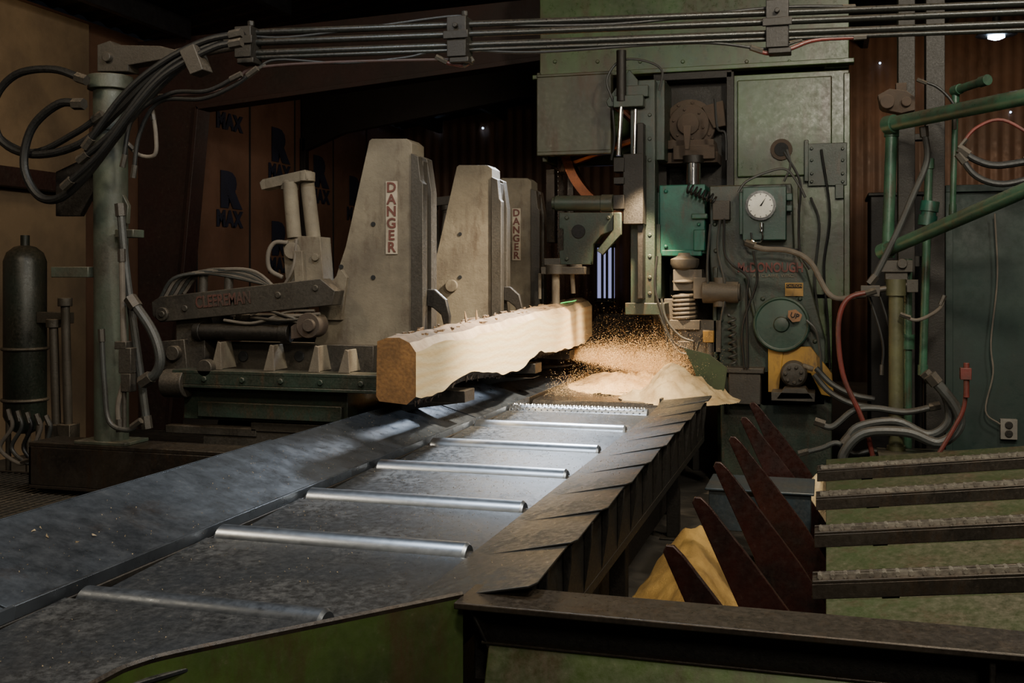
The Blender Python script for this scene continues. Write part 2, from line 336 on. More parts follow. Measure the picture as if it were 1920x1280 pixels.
# ================= FOREGROUND TROUGH =================
b=B().box(-.93,1.7,2.62,2.80,.832,.85); top=b.mk('top_flange',S_EDGE,.004,'rubbed brown steel flange')
web=B().box(-.92,1.7,2.76,2.785,.60,.832).prism([(-.92,2.68,.832),(-.92,2.77,.832),(-.86,2.76,.70),(-.86,2.70,.70)],(.012,0,0)).mk('web',K_DARK)
low=B().prism([(-.86,2.70,.722),(1.7,2.70,.722),(1.7,2.52,.30),(-.86,2.52,.30)],(0,.015,0)).box(-.8,-.76,2.54,2.58,0,.32).box(1.3,1.34,2.54,2.58,0,.32).mk('lower_panel',G_OLIV,.004,'worn green painted panel')
lip=B().box(-.88,1.7,2.695,2.725,.722,.730).mk('ledge',S_EDGE,.003)
gus=B().box(.36,.375,2.66,2.76,.73,.832).mk('gusset',K_DARK)
pts=cat([(-.93,2.69),(-1.2,2.44),(-1.45,2.21),(-1.525,2.11),(-1.54,1.98),(-1.54,1.5)],6)
b=B(); T=[]
for p in pts:
    zz=.85-.045*max(0,min(1,(-.93-p[0])/.6)); T.append((V((p[0],p[1],zz)),V((p[0],p[1],.0))))
R=[]; pts3=[t[0] for t in T]
for i,(t,bo) in enumerate(T):
    d=(pts3[min(i+1,len(T)-1)]-pts3[max(i-1,0)]); d.z=0; d.normalize(); n=V((-d.y,d.x,0))*.008
    R.append([b.bm.verts.new(q) for q in (t+n,t-n,bo-n,bo+n)])
for p,q in zip(R,R[1:]):
    for k in range(4): b.f([p[k],p[(k+1)%4],q[(k+1)%4],q[k]])
b.f(R[0]); b.f(R[-1])
fence=b.mk('curved_end_sheet',G_OLIV,.002,'bent olive green sheet guard')
rim=B().tube([t[0] for t in T],.010,6,1).mk('rim',S_EDGE,0)
thing('steel_trough','green painted steel trough with rubbed brown flange and bent end guard','trough',[top,web,low,lip,gus,fence,rim])
# ================= CANT / LOG =================
b=B(); n=110; R=[]
def nz(a,k): return noise.noise(V((a,k*7.3,1.7)))
for i in range(n+1):
    t=i/n; y=5.04+4.14*t; z0=1.055+.095*t; z1=1.385+.115*t; xr_=-1.99+.02*t+.012*math.sin(math.pi*t)
    tw=.045*nz(y*1.8,1)+.008*nz(y*7,11); bw=.075*nz(y*1.6,2)+.020*nz(y*7,9)
    R.append([b.bm.verts.new(V(p)) for p in [(xr_,y,z0+.022+bw),(xr_,y,z1-.05+tw),(xr_-.035,y,z1-.014+.5*tw+.006*nz(y*9,3)),(xr_-.09,y,z1+.006+.018*nz(y*8,4)),(xr_-.16,y,z1-.0+.018*nz(y*9,5)),(-2.205+.01*nz(y*5,6),y,z1-.02),(-2.212+.008*nz(y*4,8),y,z0+.03),(-2.19,y,z0+.004),(-2.04,y,z0-.014+.5*bw)]])
mi=[0,3,2,2,2,2,2,2,4]
for p,q in zip(R,R[1:]):
    for k in range(9): b.m(mi[k]).f([p[k],p[(k+1)%9],q[(k+1)%9],q[k]])
b.m(1).f(R[0]); b.m(1).f(R[-1])
WANE=mat('waney_inner_bark',(.66,.46,.26),(.46,.29,.14),.8,0,7,0,.7,speck=.2)
cant=b.mk('log_cant',[WOODF,WOODE,BARK,WANE,DBARK],0)
b=B()
for i in range(170):
    y=5.2+random.random()*3.8; x=random.choice([-2.05,-2.1,-2.17])+random.uniform(-.03,.02); z=1.385+.115*(y-5.04)/4.14
    a=random.uniform(-.9,.9); l=random.uniform(.02,.07); p=V((x,y,z-.004)); d=V((random.uniform(-.8,.8),math.cos(a),random.uniform(.0,.22))).normalized()*l
    b.lathe(p,d,[(.008,0),(.006,l*.6),(.0012,l)],4)
for y0 in (6.1,6.3): 
    b.lathe((-2.08,y0,1.41),(random.uniform(-.4,.4),.5,.9),[(.01,0),(.008,.05),(.002,.09)],5)
spl=b.mk('bark_splinters',BARK,0,'loose bark strips and splinters'); spl['kind']='stuff'
b=B()
for i in range(260):
    y=5.06+random.random()*4.1; t=(y-5.04)/4.14; z=1.055+.095*t+.018+.05*nz(y*1.6,2); p=V((-2.0-random.random()*.05,y,z)); l=random.uniform(.015,.05)
    b.lathe(p,V((random.uniform(-.3,.3),random.uniform(-.9,.9),-.8)),[(.010,0),(.002,l)],4)
hb=b.mk('hanging_bark',DBARK,0,'dark bark shreds along the lower edge'); hb['kind']='stuff'
las=B().tube([(-2.035,y,1.385+.115*(y-5.04)/4.14+.004+.012*nz(y*8,4)) for y in (8.3,8.5,8.7,8.85)],.0028,5,3).mk('laser_line',E_GRN,0,'thin glowing strip for projected green laser light'); par(cant,spl,hb,las)  # laser light on the log, built as an emissive strip
cant['label']='squared pine log with fresh sawn face and ragged bark top'; cant['category']='log'
# ================= CARRIAGE =================
P=[]
P.append(B().box(-3.72,-2.64,5.62,9.75,.84,1.03).box(-3.6,-2.66,5.58,5.62,.86,.95).mk('carriage_frame',G_DARK))
b=B().box(-3.72,-2.40,5.5,5.6,1.04,1.06).box(-3.72,-2.40,5.5,5.52,1.06,1.13).box(-3.72,-2.40,5.5,5.66,1.12,1.145).box(-3.72,-2.40,5.6,9.75,1.03,1.12)
for i in range(5): b.cyl((-3.5+i*.25,5.5,1.095),(-3.5+i*.25,5.485,1.095),.018,n=6)
P.append(b.mk('front_channel',G_DARK))
b=B().plate([(372,640),(700,648),(700,702),(360,700)],5.78,.1).box(-3.7,-2.4,5.88,9.7,1.12,1.27)
for px in (455,560,662): b.m(1).disc(px,668,5.77,10,.02)
P.append(b.mk('carriage_deck',[K_GREY,BLK]))
for px,h in ((410,52),(508,48),(592,48),(648,42)):
    x=PY(px,700,5.58).x; b=B().prism([(x-.035,5.55,1.146),(x+.035,5.55,1.146),(x+.026,5.56,1.146+h*.003),(x+.004,5.56,1.146+h*.0032)],(0,.018,0)).prism([(x+.012,5.568,1.146),(x+.012,5.76,1.146),(x+.012,5.70,1.146+h*.0031),(x+.012,5.568,1.146+h*.0031)],(-.016,0,0))
    P.append(b.mk('gusset_rib',K_DUST,.003,'tan dusty pointed gusset'))
for x in (-2.75,-3.55):
    for y in (5.95,9.2):
        P.append(B().lathe((x-.05,y,.72),(1,0,0),[(.17,0),(.17,.02),(.14,.025),(.14,.09),(.05,.09),(.05,.12)],28).mk('wheel',K_DARK))
b=B().plate([(284,566),(300,556),(600,522),(628,545),(622,572),(300,604),(286,592)],5.6,.13).disc(302,589,5.58,13,.03).disc(302,589,5.57,6,.03)
for px,py in ((345,578),(520,553),(590,540)): b.disc(px,py,5.59,6,.02)
arm=b.mk('swing_arm',K_GREY)
tx=text('CLEEREMAN',PY(418,563,5.597),.10,RED2,(90,-5.2,0),'faded_lettering',bold=.002,width=.37); par(arm,tx); P.append(arm)
b=B().plate([(330,600),(372,592),(384,640),(384,700),(345,700),(330,650)],5.66,.14).plate([(296,640),(345,636),(352,705),(300,690)],5.62,.2).disc(322,662,5.58,14,.05)
P.append(b.mk('arm_bracket',K_GREY))
b=B().cyl(PY(312,718,5.55),PY(352,718,5.55),.085,n=24).cyl(PY(352,718,5.55),PY(366,718,5.55),.03).disc(382,690,5.5,16,.06)
P.append(b.mk('guide_roller',K_GREY))
b=B().m(0).cyl(PY(368,621,5.66),PY(540,624,5.66),.05,n=20).cyl(PY(368,621,5.66),PY(380,621,5.66),.058).cyl(PY(528,624,5.66),PY(545,624,5.66),.058).m(1).disc(577,610,5.6,24,.12).disc(577,610,5.57,12,.03).plate([(545,612),(575,592),(580,630),(545,636)],5.62,.08)
P.append(b.mk('arm_cylinder',[K_DARK,RUSTD],.003))
Y=5.78; b=B().m(0)
b.cyl(PY(543,342,Y),PY(552,446,Y),.043,n=18).cyl(PY(574,326,Y+.06),PY(588,446,Y+.06),.043,n=18)
for (x,y) in ((543,342),(574,326)): b.cyl(PY(x,y-3,Y+.03),PY(x,y+14,Y+.03),.054,n=18)
b.plate([(486,342),(492,336),(572,318),(577,336),(490,356)],Y-.02,.09)
b.plate([(530,452),(560,442),(600,444),(606,520),(614,562),(592,572),(556,560),(535,520)],Y-.02,.14)
b.cyl(PY(548,470,Y-.05),PY(548,470,Y+.0),.05,n=18).disc(590,482,Y-.04,7,.03).disc(565,520,Y-.04,6,.03)
b.plate([(548,470),(566,470),(572,575),(556,578)],Y-.05,.03).plate([(596,560),(640,505),(650,520),(640,600),(600,600)],Y+.04,.05)
b.m(1).tube([PY(540,455,Y-.04),PY(515,455,Y-.05),PY(503,475,Y-.06),PY(506,505,Y-.05),PY(530,520,Y-.04)],.014,8)
b.tube([PY(556,448,Y-.03),PY(550,500,Y-.05),PY(530,540,Y-.04)],.010,8)
P.append(b.mk('dog_cylinder_unit',[K_DUST,THOSE],.003,'pair of dusty hydraulic cylinders on a bracket'))
for i in range(6):
    b=B().tube([PY(300+i*9,560-i*2,5.66+i*.02),PY(325+i*10,522-i*2,5.66+i*.02),PY(380+i*8,512-i*1.5,5.7),PY(440+i*8,520-i*2,5.72),PY(530,548+i*3-8,5.72)],.011,7)
    P.append(b.mk('hose',THOSE if i%2 else GHOSE,0,'dusty looping hose'))
b=B()
for px,py in ((382,512),(430,508)): b.cyl(PY(px,py,5.74),PY(px-2,py+45,5.74),.028,n=12).cyl(PY(px,py-2,5.74),PY(px,py+6,5.74),.034,n=12)
b.pbox(360,590,640,640,5.95,.25)
b.tube([PY(480,575,5.64),PY(530,590,5.6),PY(560,600,5.62)],.01).tube([PY(470,595,5.64),PY(520,600,5.6),PY(570,598,5.62)],.01)
P.append(b.mk('valve_block',K_GREY))
for l in ([(470,590),(500,580),(540,592),(600,588)],[(420,600),(470,606),(520,596),(560,604)],[(500,600),(540,584),(590,582)]):
    P.append(B().tube(HY(l,5.62),.009,7).mk('hose',THOSE,0,'thin dusty hose'))
P.append(B().tube(coil(PY(430,596,5.9),PY(436,560,5.9),.03,6),.007,6,1).mk('coil_spring',K_GREY,0))
for Y in (5.87,7.44,8.52): P.append(B().box(-2.5,-2.02,Y+.02,Y+.2,.96+.02*(Y-5.9),1.03+.022*(Y-5.9)).prism([(-2.5,Y+.02,.86),(-2.3,Y+.02,.92),(-2.03,Y+.02,.96),(-2.5,Y+.02,.96)],(0,.18,0)).mk('log_support',K_DARK))
thing('log_carriage','dusty green sawmill carriage with hydraulic arm and hoses','log carriage',P)
def knee(Y,lab,dang,hook):
    prt=[]
    b=B().prism([PY(a,c,5.85) for a,c in ((697,260),(762,260),(772,268),(776,700),(700,704),(590,660),(590,640),(648,462),(692,264))],(0,.2,0)); 
    for v in b.bm.verts: v.co.y+=Y-5.85
    prt.append(b.mk('knee_body',K_DUST,.003))
    xa=PY(772,400,5.85).x
    b=B().prism([(xa,Y-.015,2.42),(xa+.045,Y-.015,2.40),(xa+.06,Y-.015,2.26),(xa+.075,Y-.015,2.24),(xa+.075,Y-.015,1.3),(xa+.06,Y-.015,1.14),(xa,Y-.015,1.14)],(0,.07,0))
    b.box(xa,xa+.05,Y+.055,Y+.13,1.14,2.38).prism([(xa,Y+.13,2.42),(xa+.045,Y+.13,2.40),(xa+.075,Y+.13,2.2),(xa+.075,Y+.13,1.3),(xa+.06,Y+.13,1.14),(xa,Y+.13,1.14)],(0,.09,0))
    prt.append(b.mk('wear_face',K_GREY,.003,'worn stepped steel face plate'))
    for px,py in ((640,500),(700,420),(700,520)):
        p=PY(px,py,5.85); prt.append(B().cyl((p.x,Y-.006,p.z),(p.x,Y+.0,p.z),.014,n=14).mk('bolt_hole',BLK,0))
    if lab==2:
        p=PY(682,540,5.85); prt.append(B().cyl((p.x,Y-.03,p.z),(p.x,Y,p.z),.045,n=18).mk('pivot_boss',K_DUST,.003))
    if dang:
        p=PY(735,408,5.85)
        pl=B().box(p.x-.036,p.x+.036,Y-.008,Y+.001,p.z-.215,p.z+.215).mk('warning_decal',WHITE,0,'vertical white warning strip')
        t=text('D\nA\nN\nG\nE\nR',(p.x,Y-.011,p.z-.0),.082,FRED,(90,0,0),'letters',bold=.002,line=.86); par(pl,t); prt.append(pl)
    if hook:
        b=B().prism([(xa+.07,Y+.06,1.62),(xa+.12,Y+.06,1.62),(xa+.19,Y+.06,1.56),(xa+.215,Y+.06,1.46),(xa+.205,Y+.06,1.37),(xa+.18,Y+.06,1.39),(xa+.16,Y+.06,1.47),(xa+.11,Y+.06,1.51),(xa+.07,Y+.06,1.52)],(0,.035,0))
        prt.append(b.mk('dog_hook',K_DARK,.006,'dark curved steel log hook'))
    return thing('headblock_knee','tall tapering dusty steel knee behind the log'+(' with vertical warning lettering' if dang else ' with round pivot boss'),'sawmill knee',prt,'carriage knees')
knee(5.85,1,True,True); knee(7.42,2,False,True); knee(8.5,3,True,False)
b=B()
for px in (808,838): b.cyl(PY(px,382,8.0),PY(px+14,500,8.0),.045,n=16).cyl(PY(px,376,8.0),PY(px+2,394,8.0),.055,n=16)
b.plate([(795,372),(850,366),(852,382),(797,388)],7.94,.06).plate([(800,480),(862,470),(870,600),(800,600)],7.96,.1)
b.tube([PY(805,400,7.9),PY(812,450,7.85),PY(806,520,7.88)],.018).tube([PY(835,400,7.9),PY(828,460,7.85),PY(832,520,7.88)],.018)
b.box(-3.1,-2.9,7.9,8.1,1.272,1.5)
thing('hydraulic_cylinder_pair','dusty upright hydraulic cylinders standing on the carriage','hydraulic cylinder',[b.mk('c',K_GREY)])
for x in (-2.75,-3.55):
    o=B().box(x-.03,x+.03,5.75,13.5,.5,.55).box(x-.015,x+.015,5.75,13.5,.3,.5).box(x-.07,x+.07,5.75,13.5,.26,.3).box(x-.12,x+.12,5.75,13.5,0,.26).mk('carriage_rail',K_GREY); thing('carriage_rail','dusty steel track rail beneath the carriage','rail',[o],'carriage track rails')
b=B().pbox(470,795,640,812,5.63,.07).pbox(310,800,480,815,5.63,.07).box(-3.6,-2.7,5.64,5.70,0.0,.80)
thing('pit_ledge','dusty grey ledge plates below the carriage','ledge',[b.mk('p',K_GREY)])
# ================= LEFT POST & BEAM =================
b=B().box(-4.4,-2.78,5.1,5.34,.72,.745).box(-4.4,-2.78,5.1,5.125,.50,.72).box(-4.4,-2.78,5.1,5.34,.48,.50).box(-4.4,-4.38,5.1,5.34,.5,.72)
for x in (-4.3,-3.6,-2.98): b.box(x,x+.06,5.2,5.3,.45,.48)
thing('base_channel','dusty steel channel beam at the foot of the post','steel beam',[b.mk('base_channel',S_EDGE)])
p0=V((-3.93,5.22,.745)); p1=PY(207,150,5.22)
post=B().box(p0.x-.17,p0.x+.17,5.11,5.33,.745,.765).cyl(p0,p1,.095,n=28).cyl(p1-V((0,0,.06)),p1+V((0,0,.02)),.125,n=28).cyl(p1-V((0,0,.3)),p1-V((0,0,.28)),.1,n=28).prism([PY(212,330,5.2),PY(240,385,5.2),PY(238,420,5.2),PY(205,400,5.2)],(0,.03,0)).mk('column',G_PALE,.004)
b=B().plate([(182,84),(205,76),(215,84),(300,86),(348,98),(346,116),(300,112),(240,122),(240,134),(182,134)],5.17,.1).disc(198,106,5.14,9,.16)
head=b.mk('clevis_head',K_GREY)
brs=[B().plate([(104,322),(150,300),(190,300),(190,330),(150,405),(104,405)],5.2,.04).mk('hose_bracket',K_DARK),B().pbox(95,500,165,520,5.12,.1).mk('hose_bracket',G_PALE),B().pbox(215,430,250,445,5.1,.1).mk('hose_bracket',G_PALE)]
thing('hydraulic_post','pale dusty green pipe post carrying the overhead arm','post',[post,head]+brs)
def hose(pts,r,mt,label,name='hydraulic_hose',group=None,fit=True,res=6):
    b=B().m(0).tube(pts,r,10,res)
    if fit:
        b.m(1)
        for a,c in ((pts[0],pts[1]),(pts[-1],pts[-2])):
            a=V(a);d=(V(c)-a).normalized(); b.cyl(a-d*.01,a+d*.06,r*1.35,n=6)
    return thing(name,label,'hose',[b.mk(name,[mt,K_GREY],0)],group)
hose(HY([(225,385),(238,520),(262,690),(276,800)],5.05),.022,GHOSE,'pale steel tube running down beside the post','pipe')
hose(HY([(228,470),(232,640),(235,700),(222,760),(225,806)],5.0),.016,THOSE,'tan hose down the post')
hose(HY([(245,560),(285,620),(300,670),(292,700),(268,716)],4.98),.027,GHOSE,'thick grey hose curving from the post')
hose(HY([(190,620),(196,720),(205,790),(240,806),(262,790)],4.98),.014,GHOSE,'grey hose looping at the post foot')
hose(HY([(285,205),(292,250),(290,290),(260,290),(238,268)],5.0),.011,THOSE,'thin tan hose looped beside the post')
hose(HY([(160,150),(100,130),(30,140),(-10,190),(0,260),(60,290),(150,270),(230,200),(300,130),(370,90)],5.0),.022,RUB,'thick black hydraulic hose looping to the overhead arm')
hose(HY([(155,195),(110,195),(60,240),(45,310),(70,365),(110,372),(160,330),(230,240),(320,140),(400,80)],4.95),.024,RUB,'thick black hydraulic hose looping to the overhead arm')
hose(HY([(-20,150),(-10,245),(60,285),(140,250),(190,215)],5.05),.018,RUB,'black hose loop beside the post')
hose(HY([(150,300),(210,250),(280,160),(340,110),(440,66)],4.92),.02,RUB,'black hose rising to the overhead arm')
hose(HY([(120,350),(185,290),(250,205),(310,140),(400,90),(450,80)],4.88),.018,RUB,'black hose rising to the overhead arm')
hose(HY([(160,275),(230,180),(300,120),(380,78),(450,62)],4.9),.018,RUB,'black hose rising to the overhead arm')
hose(HY([(230,310),(250,220),(320,175),(390,170),(450,140)],4.95),.012,RUB,'thin black hose rising to the overhead arm')
hose(HY([(250,330),(262,250),(300,190),(380,185),(440,160),(480,130)],4.97),.012,RUB,'thin black hose rising to the overhead arm')
b=B()
for p in ((222,652,245,700),(226,700,244,735),(214,640,236,655)): b.pbox(*p,4.98,.06)
b.cyl(PY(233,640,5.0),PY(233,805,5.0),.012)
thing('pipe_valve','small dusty steel valve and pipe beside the post','valve',[b.mk('pipe_valve',K_GREY)])
b=B().plate([(335,95),(362,82),(380,130),(356,140)],4.85,.1)
thing('hose_clamp','steel hose clamp on the black hose bundle','clamp',[b.mk('hose_clamp',K_GREY)])
p=PY(47,770,6.1); zt_=PY(47,490,6.1).z; r=.14
TK=mat('near_black_green_tank',(.011,.017,.013),(.006,.008,.006),.4,.1,4,.4,.1)
tank=B().lathe((p.x,6.1,.62),(0,0,1),[(.05,0),(.10,.03),(r,.12),(r,zt_-.62),(r*.85,zt_-.56),(r*.5,zt_-.52),(.03,zt_-.51),(.03,zt_-.44)],28).mk('tank_body',TK,0)
tp=[tank]
for z in (1.2,.85): tp.append(B().ring((p.x,6.1,z),(0,0,1),r+.005,.012).mk('tank_band',K_GREY,0))
for a in (0,2.1,4.2): tp.append(B().cyl((p.x+.11*math.cos(a),6.1+.11*math.sin(a),0),(p.x+.11*math.cos(a),6.1+.11*math.sin(a),.76),.018).mk('leg',K_GREY,0))
tp.append(B().pbox(68,585,128,606,6.05,.06).mk('bracket',K_GREY))
thing('accumulator_tank','dark green gas accumulator tank on slim legs','tank',tp)
for px,pt,pb in ((122,560,800),(100,600,800)):
    q=PY(px+6,pb,5.75)
    b=B().cyl(PY(px,pt,5.75),q,.028).cyl(PY(px,pt-2,5.75),PY(px,pt+14,5.75),.045).box(q.x-.05,q.x+.05,q.y-.05,q.y+.05,0,q.z+.02)
    thing('stand_pipe','dusty upright steel pipe beside the tank','pipe',[b.mk('stand_pipe',K_GREY)],'stand pipes beside the tank')
for i in range(5):
    x0=15+i*18; hose(HY([(x0,770+i*3),(x0+8,800),(x0-15+i*4,840),(x0+20,868),(x0+40,862-i*8)],5.6),.013,[THOSE,GHOSE,RUB][i%3],'short dusty hose hanging below the tank',group='short hoses below the tank')
# ================= OVERHEAD ARM =================
def ov(px,py): return PY(px,py,5.2+(px-460)/1460*1.2)
Pp=[]
for (a,c) in (((455,62),(1930,6)),((470,80),(1930,22)),((470,100),(1930,44)),((480,108),(1930,56))):
    Pp.append(B().cyl(ov(*a),ov(*c),.019 if a[1]<105 else .013,n=12).mk('steel_tube',K_TUBE,0))
def clamp(px,py,w,h):
    b=B(); q=ov(px,py); b.box(q.x-w,q.x+w,q.y-.06,q.y+.06,q.z-h,q.z+h).box(q.x-w*1.3,q.x+w*1.3,q.y-.075,q.y-.06,q.z-.015,q.z+.03).cyl(q+V((0,-.09,h*.5)),q+V((0,-.06,h*.5)),.015,n=6).cyl(q+V((w*.7,-.03,h)),q+V((w*.7,-.03,h+.03)),.02,n=6).box(q.x-w*.8,q.x+w*1.2,q.y-.05,q.y+.05,q.z-h-.03,q.z-h)
    return b.mk('tube_clamp',[K_DARK],.004)
Pp+= [clamp(465,82,.05,.085),clamp(862,72,.055,.11),clamp(1458,48,.06,.13)]
Pp.append(B().cyl(PY(340,106,5.2),ov(455,85),.022).cyl(PY(330,98,5.2),ov(455,66),.018).cyl(PY(455,120,5.2),PY(455,58,5.2),.03).mk('arm_joint',K_GREY))
thing('overhead_pipe_arm','long overhead bundle of steel hydraulic tubes with clamps','pipe arm',Pp)
hose([ov(450,66),ov(540,70),ov(700,50),ov(860,30),ov(900,45),ov(1150,45),ov(1440,15),ov(1600,12)],.009,RUB,'thin black cable draped along the overhead tubes','cable')
hose([ov(480,130),ov(520,112),ov(640,118),ov(760,108),ov(840,92),ov(1000,98),ov(1300,80),ov(1440,92),ov(1500,75)],.008,RUB,'thin black cable draped along the overhead tubes','cable')
hose([ov(300,180),ov(380,175),ov(440,160),ov(470,130),ov(600,118),ov(820,112),ov(880,112)],.009,MAROON,'thin dull red hose below the overhead tubes')
hose([ov(820,108),ov(840,118),ov(870,122),ov(885,112)],.012,RHOSE,'short red hose looped under a clamp')
hose([ov(1410,90),ov(1440,100),ov(1480,92),ov(1530,75),ov(1620,70)],.012,RHOSE,'short red hose looped under a clamp')
# ================= BANDSAW HEADRIG =================
H=[]
X=lambda px,Y:PY(px,300,Y).x
b=B().pbox(1012,-80,1592,128,9.0,.08).pbox(1545,-80,1592,128,9.08,1.0)
b.box(X(1012,9),X(1592,9),9.98,10.06,2.75,4.5).box(X(1012,9),X(1012,9)+.05,9.08,9.98,2.7,4.5)
b.pbox(998,124,1602,133,8.93,.12)
for px in (1040,1120,1200,1280,1400,1480,1570): b.disc(px,115,8.985,4,.03,6)
H.append(b.mk('upper_housing',G_HOUS,.006,'tall green painted saw housing'))
b=B().pbox(1372,136,1592,560,9.02,1.0).pbox(1345,550,1560,700,9.02,1.0)
b.box(X(1345,9.02),X(1560,9.02),9.02,10.0,0,1.0)
b.pbox(1582,136,1594,560,8.99,.05).pbox(1496,345,1500,545,9.0,.03)
H.append(b.mk('side_housing',G_HOUS,.006))
d=B().pbox(1382,146,1560,330,8.99,.03).mk('access_door',G_HOUS,.01,'flat green access door')
par(d,B().disc(1465,280,8.97,20,.03).m(1).disc(1465,280,8.965,13,.01).mk('port',[RUSTD,BLK],.002)); H.append(d)
b=B().pbox(1515,268,1588,348,8.98,.05).pbox(1508,262,1516,340,8.96,.06)
for y in (278,300,325,340): b.disc(1522,y,8.96,3,.03,8).disc(1580,y,8.96,3,.03,8)
b.pbox(1566,345,1582,372,8.97,.05)
H.append(b.mk('hinge_patch',G_DARK,.004))
b=B().pbox(1006,136,1146,290,8.86,.1).pbox(1006,136,1012,290,8.9,.9).pbox(1006,136,1146,142,8.85,.02).pbox(1006,282,1146,290,8.85,.02)
H.append(b.mk('blade_cowl',mat('grey_green_cowl_paint',(.056,.062,.038),(.028,.030,.019),.40,0,2,.45,.12,rust=.45),.008,'grey green sheet metal cowl'))
b=B().pbox(1238,134,1372,690,9.16,.05).pbox(1225,134,1250,690,8.98,.2).pbox(1362,134,1376,350,8.96,.22).pbox(1240,134,1372,148,8.96,.2)
H.append(b.mk('recess_frame',K_DARK,.004))
wc=V((-1.5,9.3,2.95)); b=B().lathe(wc,(0,1,0),[(.72,0),(.80,0),(.80,.2),(.72,.2)],72,cap=False).lathe(wc+V((0,.05,0)),(0,1,0),[(.12,-.1),(.12,.2)],24)
for i in range(6):
    a=math.pi*2*i/6+.3; d=V((math.cos(a),0,math.sin(a))); b.cyl(wc+V((0,.1,0))+d*.1,wc+V((0,.1,0))+d*.74,.035,.045,10)
H.append(b.mk('band_wheel',mat('reddish_wheel_steel',(.26,.085,.035),(.12,.045,.025),.35,.7,4,.1,.1),0,'large spoked steel band wheel'))
b=B().box(-2.304,-2.300,9.28,9.52,.5,2.95)
for i in range(60):
    z=.5+i*.041; b.prism([(-2.304,9.28,z),(-2.304,9.255,z+.012),(-2.304,9.28,z+.035)],(.004,0,0))
H.append(b.mk('saw_band',BLADE,0,'bright steel toothed saw band'))
H.append(B().box(-2.42,-2.34,9.3,9.5,2.0,2.66).box(-2.28,-2.22,9.54,9.6,1.9,2.66).mk('blade_guard',S_EDGE))
b=B().pbox(1182,150,1228,590,8.5,.2).pbox(1228,150,1246,300,8.6,.4).pbox(1150,178,1206,200,8.4,.15).pbox(1160,160,1215,182,8.44,.1).pbox(1172,568,1246,590,8.46,.5).pbox(1206,420,1240,560,8.6,.4)
b.plate([(1136,190),(1180,130),(1196,150),(1196,200),(1140,200)],8.46,.05)
for y in (215,260,300,440,480,520,550): b.disc(1218,y,8.49,4,.03,6)
H.append(b.mk('guide_column',G_DARK,.005))
b=B().m(0).cyl(PY(1165,200,8.42),PY(1160,292,8.42),.02).cyl(PY(1192,205,8.42),PY(1190,290,8.42),.016).m(1).cyl(PY(1165,95,8.42),PY(1165,190,8.42),.04)
H.append(b.mk('slide_rods',[S_CHR,K_DARK],0))
b=B().pbox(1168,288,1206,420,8.34,.16).pbox(1150,295,1170,322,8.32,.12).pbox(1150,332,1170,345,8.32,.12).pbox(1146,365,1170,392,8.3,.2).pbox(1195,230,1206,560,8.38,.12)
H.append(b.mk('slide_block',K_DARK,.005))
b=B().cyl(PY(1042,381,8.3),PY(1150,381,8.3),.062,n=22).cyl(PY(1036,381,8.3),PY(1046,381,8.3),.05,n=22).cyl(PY(1128,381,8.3),PY(1150,381,8.3),.07,n=22)
H.append(b.mk('guide_arm_cylinder',G_DARK,.004))
b=B().plate([(1048,398),(1150,398),(1150,432),(1128,440),(1112,458),(1108,496),(1050,496),(1048,470),(1056,468),(1056,430),(1048,428)],8.28,.09).plate([(1150,398),(1164,398),(1164,440),(1130,478),(1118,470),(1150,430)],8.24,.05).m(1).disc(1084,434,8.265,13,.02).m(0)
for q in ((1062,408),(1140,408),(1062,485)): b.disc(*q,8.26,4,.03,6)
H.append(b.mk('guide_bracket',[G_DARK,BLK],.005,'dark green cast bracket with round hole'))
b=B().pbox(1014,500,1096,514,8.22,.2).pbox(1020,484,1050,500,8.26,.15).cyl(PY(1042,496,8.28),PY(1042,514,8.28),.09,n=22).cyl(PY(1080,496,8.28),PY(1080,512,8.28),.05,n=16)
H.append(b.mk('guide_pad',K_GREY,.004))
for a,c,r,yy_ in (((1042,512),(1042,572),.032,8.28),((1012,512),(1012,560),.014,8.32),((1073,514),(1075,550),.018,8.32)):
    H.append(B().cyl(PY(*a,yy_),PY(*c,yy_),r,n=16).mk('guide_pin',K_DUST,0))
c=PY(1290,232,8.86)
b=B().lathe(c+V((0,.3,0)),(0,-1,0),[(.20,0),(.20,.16),(.215,.17),(.215,.22),(.17,.235),(.165,.26),(.09,.27),(.09,.30),(.05,.31)],36).bolts(c+V((0,.09,0)),(0,-1,0),.185,.016,.03,10).bolts(c+V((0,.04,0)),(0,-1,0),.125,.011,.02,6)
for a in (1.57,3.67,5.76): b.prism([c+V((math.cos(a)*.09-.01,.0,math.sin(a)*.09)),c+V((math.cos(a)*.09+.01,.0,math.sin(a)*.09)),c+V((math.cos(a)*.03,0.,math.sin(a)*.03))],(0,.05,0))
b.plate([(1280,235),(1296,235),(1292,280),(1284,280)],8.57,.03)
b.pbox(1262,272,1340,298,8.74,.3).pbox(1252,262,1338,278,8.8,.3).plate([(1316,200),(1355,188),(1360,235),(1338,240)],8.9,.15).pbox(1248,285,1345,305,8.8,.4)
H.append(b.mk('drive_gearbox',RUSTD,.005,'round dusty brown cast iron gearbox flange'))
b=B().plate([(1330,348),(1484,344),(1488,470),(1512,505),(1548,640),(1548,760),(1430,762),(1352,700),(1340,620),(1330,480)],8.66,.34)
b.box(X(1352,8.7),X(1560,8.7),8.66,9.02,0,.95)
for q in ((1340,420),(1342,470),(1352,600),(1350,650),(1500,560),(1430,560),(1528,640),(1420,620)): b.disc(*q,8.645,5,.03,6)
b.pbox(1336,500,1345,690,8.62,.1).plate([(1395,520),(1402,520),(1430,640),(1422,640)],8.62,.05)
H.append(b.mk('cast_column',G_DARK,.012,'dark green cast iron saw column'))
